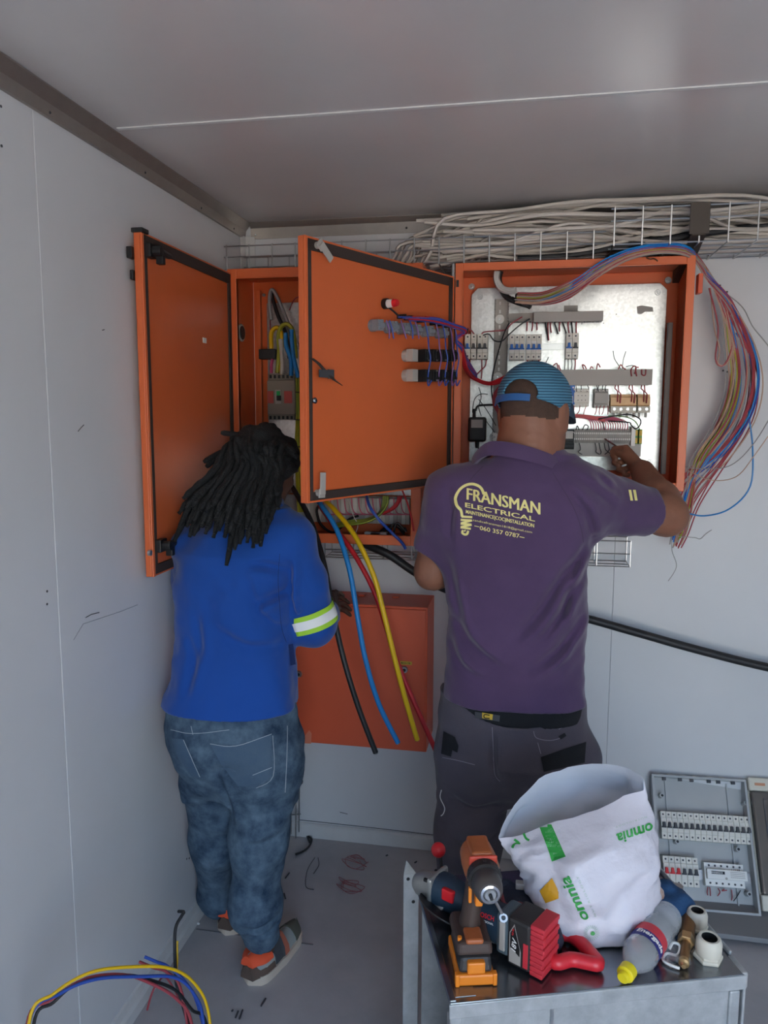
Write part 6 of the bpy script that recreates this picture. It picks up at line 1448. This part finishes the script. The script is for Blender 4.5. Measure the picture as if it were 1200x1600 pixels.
# ------------------------------------------------------------------ distribution board leaning on the back wall
shz = .035
fs_ = thing('floor_sheet', 'low grey sheet lying on the floor under the small distribution board', 'sheet', (.9, 2.66, 0))
MB().box((.40, 2.45, .018), (1.5, 2.80, shz)).build('sheet', mat('sheet_grey', '8b8a8b', .5, var=.1, vs=5), fs_, bevel=.002)
for x0_ in (.42, .9, 1.42): MB().box((x0_, 2.48, 0), (x0_+.06, 2.79, .018)).build('runner', M_BLACK, fs_)
BL, BR, TL = at(1036, 1417, Z=shz+.002), at(1181, 1429, Z=shz+.002), at(1019, 1211, Y=2.775)
ex = (BR-BL); ex.z = 0; wdB = ex.length; ex.normalize(); TL2 = TL-ex*(TL-BL).dot(ex); ez = TL2-BL; htB = ez.length; ez.normalize(); ey = ez.cross(ex)
bx0 = (TL-BL).dot(ex)
wdB = (at(1174, 1225, Y=2.775)-TL).length*.945
BL = BL+ex*bx0*.75
XM = basis(BL, ex, ey, ez)   # local: x across, y into the wall, z up the slope
M_BOXG = mat('board_grey', 'b4b7b7', .4, var=.06, vs=5)
db = thing('distribution_board', 'open grey plastic distribution board leaning on the back wall', 'board', BL)
b = MB(); dp = .05; b.box((0, dp-.003, 0), (wdB, dp, htB), XM)
for lo, hi in (((0, 0, 0), (.003, dp, htB)), ((wdB-.003, 0, 0), (wdB, dp, htB)), ((0, 0, 0), (wdB, dp, .003)), ((0, 0, htB-.003), (wdB, dp, htB))): b.box(lo, hi, XM)
for lo, hi in (((-.004, -.002, -.004), (.004, .004, htB+.004)), ((wdB-.004, -.002, -.004), (wdB+.004, .004, htB+.004)), ((0, -.002, -.004), (wdB, .004, .004)), ((0, -.002, htB-.004), (wdB, .004, htB+.004))): b.box(lo, hi, XM)
b.build('tray', M_BOXG, db, bevel=.001)
def lb(px, py, y=dp): 
    p = XM.inverted() @ hit(px, py, XM @ V((0, y, 0)), ey); return p.x, p.z
for px, py in ((1034, 1243), (1165, 1255), (1170, 1397), (1058, 1315), (1153, 1327)):
    x, z = lb(px, py, .02); MB().cyl(XM @ V((x, dp-.004, z)), XM @ V((x, .012, z)), .009, .008, 14).cyl(XM @ V((x, .012, z)), XM @ V((x, .0115, z)), .0045, n=10, mi=1).build('screw_post', [M_BOXG, M_BLACK], db, smooth=40)
for px in (1044, 1141):
    x, z = lb(px, 1300); MB().box((x-.002, dp-.012, .01), (x+.002, dp-.003, htB-.01), XM).build('rib', M_BOXG, db)
for px, py in ((1037, 1220), (1062, 1222), (1080, 1222), (1107, 1225), (1122, 1228), (1145, 1230)):
    x, z = lb(px, py, .02); MB().box((x-.006, .008, htB-.014), (x+.006, .02, htB-.003), XM).build('knockout', M_DGREY, db)
for px in (1049, 1068, 1088, 1110, 1130):
    x, z = lb(px, 1212, 0); MB().box((x-.011, .01, htB), (x+.011, .04, htB+.008), XM).build('knockout_rim', M_LGREY, db, bevel=.002)
for (p0, p1) in (((1030, 1283), (1174, 1303)), ((1034, 1363), (1172, 1372))):
    x0_, z0_ = lb(*p0); x1_, z1_ = lb(*p1); MB().box((.006, dp-.014, (z0_+z1_)/2-.016), (wdB-.006, dp-.006, (z0_+z1_)/2+.016), XM).build('rail', M_STEEL, db)
R3 = XM.to_3x3()
def putb(t, x, z, s=1):
    t.matrix_world = basis(XM @ V((x, dp-.012, z)), ex, ey, ez) @ Matrix.Diagonal((s, .75, s, 1)); return t
xa, za = lb(1031, 1284, .02); xb, zb_ = lb(1172, 1303, .02); zr = (za+zb_)/2; n = 16
pr0 = breaker(1, M_DGREY, 'white single pole breaker in the long upper row of the small board'); pr0['group'] = 'upper row of breakers in the small board'
for i in range(n):
    t = pr0 if i == 0 else copytree(pr0); putb(t, xa+(xb-xa)*(i+.5)/n, zr, (xb-xa)/n/.0178)
xa2, za2 = lb(1035, 1359, .02); xb2, zb2 = lb(1090, 1364, .02); zr2 = (za2+zb2)/2; sc2 = (xb2-xa2)/6/.0178
pr1 = breaker(1, M_TRED, 'white breaker with red toggle at the left of the lower row'); pr1['group'] = 'red toggle breakers in the small board'
pr2 = breaker(1, M_DGREY, 'white breaker with grey toggle in the lower row beside the red ones'); pr2['group'] = 'grey toggle breakers of the lower row'
for i in range(6):
    t = (pr1 if i == 0 else copytree(pr1)) if i < 3 else (pr2 if i == 3 else copytree(pr2)); putb(t, xa2+(xb2-xa2)*(i+.5)/6, zr2, sc2)
# meter
xm0, zm0 = lb(1103, 1350, .0); xm1, zm1 = lb(1169, 1386, .0)
zl, zh_ = min(zm0, zm1)-.006, max(zm0, zm1)+.006
me_ = thing('energy_meter', 'white energy meter with a small counter at the lower right of the board', 'meter', XM @ V((xm0, dp, zl)))
MB().box((xm0, -.006, zl+.022), (xm1, dp-.006, zh_-.020), XM).build('case', M_WHITE, me_, bevel=.002)
MB().box((xm0-.004, .012, zl), (xm1-.006, dp-.008, zh_), XM).build('terminal_block', M_WHITE, me_, bevel=.001)
for z in (zl+.01, zh_-.009):
    for i in range(6): MB().cyl(XM @ V((xm0+.012+i*(xm1-xm0-.03)/5, .0125, z)), XM @ V((xm0+.012+i*(xm1-xm0-.03)/5, .0105, z)), .0035, n=8).build('terminal_screw', M_DGREY, me_)
zc_ = (zl+zh_)/2; wm = xm1-xm0
MB().box((xm0+.014, -.0075, zc_+.002), (xm0+wm*.44, -.0055, zc_+.011), XM).build('counter_window', M_BLACK, me_)
fl = lambda s_, x, z, w_, h_, m: flat([fit(textgeo(s_, 1, bold=.01), w_, h_)], 'lettering', m, me_, XM @ V((x, -.0078, z)), ex, ez)
fl('000023', xm0+wm*.24, zc_+.0065, wm*.28, .0055, M_WHITE); fl('11188', xm0+wm*.72, zc_+.019, wm*.2, .006, M_DGREY)
for k in range(4):
    MB().box((xm0+wm*.58, -.0068, zc_+.010-k*.0055), (xm0+wm*.94, -.0058, zc_+.0118-k*.0055), XM).build('print_line', M_GREYP, me_)
MB().box((xm0+.012, -.0068, zc_+.017), (xm0+wm*.46, -.0058, zc_+.0185), XM).build('print_line', M_GREYP, me_)
MB().cyl(XM @ V((xm0+wm*.47, -.0055, zc_-.010)), XM @ V((xm0+wm*.47, -.0075, zc_-.010)), .004, n=10).build('pulse_light', M_GREYP, me_)
for i, (pts, m) in enumerate([([(1106, 1386), (1105, 1394), (1106, 1399)], M_RCAB2), ([(1109, 1386), (1110, 1394), (1110, 1400)], M_RCAB2), ([(1122, 1388), (1125, 1394), (1121, 1400)], M_RCAB2), ([(1143, 1390), (1144, 1400), (1143, 1407)], M_RCAB2), ([(1157, 1391), (1152, 1400), (1146, 1408)], M_KCAB), ([(1132, 1389), (1128, 1392), (1136, 1391)], M_RCAB2)]):
    wire('wire', 'short black wire below the energy meter' if m is M_KCAB else 'short red wire below the energy meter', [hit(x, y, XM @ V((0, .03, 0)), ey) for x, y in pts], .0018, m, 'wire', 'short wires below the meter')
# its lid, set beside it
ld_ = thing('board_cover', 'cream cover with a smoked window beside the distribution board', 'cover', XM @ V((wdB+.15, 0, 0)))
LM = XM @ Matrix.Translation((wdB+.008, -.012, .012)) ; LW, LH = .36, htB-.0
b = MB(); fr = .035
for lo, hi in (((0, 0, 0), (LW, .05, .05)), ((0, 0, LH-.045), (LW, .05, LH)), ((0, .02, 0), (.012, .05, LH)), ((LW-.02, .01, 0), (LW, .05, LH))): b.box(lo, hi, LM)
b.build('frame', M_CREAM, ld_, bevel=.006, seg=3)
wn_ = MB().box((.004, -.006, .05), (LW-.02, .03, LH-.046), LM).build('window', mat('smoked_plastic', '5a5652', .15, coat=.5), ld_, bevel=.008, seg=3)
b = MB()
for lo, hi in (((.04, -.008, .075), (.043, -.005, LH-.07)), ((.04, -.008, LH-.073), (LW-.05, -.005, LH-.07)), ((.04, -.008, .075), (LW-.05, -.005, .078))): b.box(lo, hi, LM)
b.build('window_rib', M_DGREY, wn_)
MB().box((.02, -.001, LH-.027), (.055, .001, LH-.018), LM).build('badge', mat('badge_orange', 'c98d6a', .5), ld_)

# ------------------------------------------------------------------ cables and scraps on the floor
rng = random.Random(9)
def loop(name, label, pts, r, m, Y0, group=None):
    return wire(name, label, [at(x, y, Y=Y0+(d if len(q) > 2 else 0)) for q in pts for x, y, d in [(q+(0,))[:3]]], r, m, 'cable', group, n=8, sm=8)
def floorend(p, dx, dy): return [V((p.x+dx*.5, p.y+dy*.5, max(.012, p.z*.45))), V((p.x+dx, p.y+dy, .008))]
def coil(label, pts, r, m, Y0, d0=(-.0, -.06), d1=(.06, -.10), off=0):
    P = [at(x, y, Y=Y0+.30*min(1, max(0, (x-45)/280))) for x, y in pts]; P = floorend(P[0], *d0)[::-1]+P+floorend(P[-1], *d1)
    return wire('floor_cable', label, P, r, m, n=8, sm=8)
coil('yellow cable arching highest over the floor loops', [(45, 1600), (85, 1552), (140, 1520), (200, 1511), (265, 1513), (305, 1538), (327, 1590)], .0034, M_YCAB, 1.20)
coil('blue cable arching under the yellow one near the left wall', [(45, 1600), (95, 1552), (150, 1530), (215, 1526), (275, 1528), (305, 1556), (318, 1598)], .0036, M_NCAB, 1.21)
coil('dull red cable arching under the yellow one near the left wall', [(42, 1602), (80, 1562), (135, 1529), (190, 1523), (230, 1534), (275, 1560), (300, 1602)], .0034, M_RCAB2, 1.22)
coil('black cable running through the floor loops to the right', [(52, 1604), (84, 1566), (125, 1535), (195, 1524), (240, 1533), (275, 1548), (300, 1578), (322, 1600)], .0036, M_KCAB, 1.23)
wire('floor_cable', 'black cable end standing up against the left skirting', [at(279, 1424, Y=1.83), at(287, 1425, Y=1.82), at(284, 1431, Y=1.82), at(275, 1448, Y=1.80), at(273, 1475, Y=1.78), at(275, 1530, Y=1.74), at(282, 1558, Y=1.72), V((-.78, 1.66, .01))], .0045, M_KCAB, n=8)
wire('floor_cable', 'yellow wire beside the upright black cable end', [at(277, 1470, Y=1.79), at(277, 1500, Y=1.77), at(279, 1540, Y=1.74), V((-.79, 1.67, .008))], .003, M_YCAB)
wire('floor_cable', 'short blue cable end poking up by the skirting', [at(226, 1495, Y=1.72), at(245, 1503, Y=1.72), at(262, 1510, Y=1.71), at(290, 1535, Y=1.70), at(312, 1580, Y=1.68), V((-.70, 1.58, .008))], .004, M_NCAB)
wire('floor_cable', 'short red cable end under the blue one by the skirting', [at(218, 1503, Y=1.72), at(240, 1512, Y=1.71), at(262, 1520, Y=1.70), at(285, 1555, Y=1.68), V((-.76, 1.58, .008))], .004, M_RCAB2)
wire('floor_cable', 'red wire crossing low on the floor at the skirting', [at(230, 1578, Z=.006), at(236, 1556, Z=.05), at(245, 1538, Z=.07), at(262, 1530, Z=.04), at(300, 1600, Z=.006)], .003, M_RCAB2)
def scrap(label, pts, r, m, group=None, cat='offcut', name='cable_offcut', z=None):
    return wire(name, label, [at(x, y, Z=(z or r)+(rng.uniform(0, .006) if len(pts) > 4 else 0)) for x, y in pts], r, m, cat, group, n=6, sm=5)
scrap('black hooked cable offcut on the floor by the back skirting', [(462, 1335), (474, 1330), (483, 1322), (487, 1311), (480, 1306), (484, 1316)], .004, M_KCAB)
M_PKW = mat('pink_offcut', '9c5a5e', .6)
for i, (cx, cy, s) in enumerate(((555, 1350, 16), (548, 1388, 18), (560, 1340, 12), (545, 1380, 14))):
    pts = [(cx+s*math.cos(a*1.7+i)+rng.uniform(-6, 6), cy+s*.5*math.sin(a*2.1+i)+rng.uniform(-4, 4)) for a in range(9)]
    scrap('curly red wire offcut in the tangle on the floor', pts, .0011, M_PKW, 'red wire tangles on the floor', z=.002)
for i, pts in enumerate([[(492, 1340), (480, 1360), (478, 1385), (490, 1390)], [(497, 1340), (498, 1352), (490, 1365)]]): scrap('thin grey wire offcut curling on the floor near the jeans, '+('longer one' if i == 0 else 'shorter one'), pts, .0012, M_DGREY, z=.002)
for i, (a, c) in enumerate([((446, 1372), (452, 1364)), ((444, 1396), (446, 1404)), ((379, 1578), (374, 1592)), ((408, 1572), (415, 1560)), ((368, 1590), (372, 1580)), ((362, 1580), (364, 1578)), ((603, 1337), (606, 1336)), ((648, 1348), (651, 1346)), ((322, 1419), (325, 1416))]):
    scrap('small dark cable scrap on the floor', [a, c], .0028, M_DGREY, 'dark scraps on the floor', 'scrap')
p = at(310, 1443, Z=.004); tag(MB().sph(p, (.006, .005, .004), 8).build('plaster_crumb', M_WHITE), 'tiny white crumb on the floor by the left skirting', 'crumb')
struct(MB().box((LEFT+.02, 2.195, 0), (-.64, 2.2, .0012)).build('floor_joint', mat('joint_grey', '7a797c', .7)))
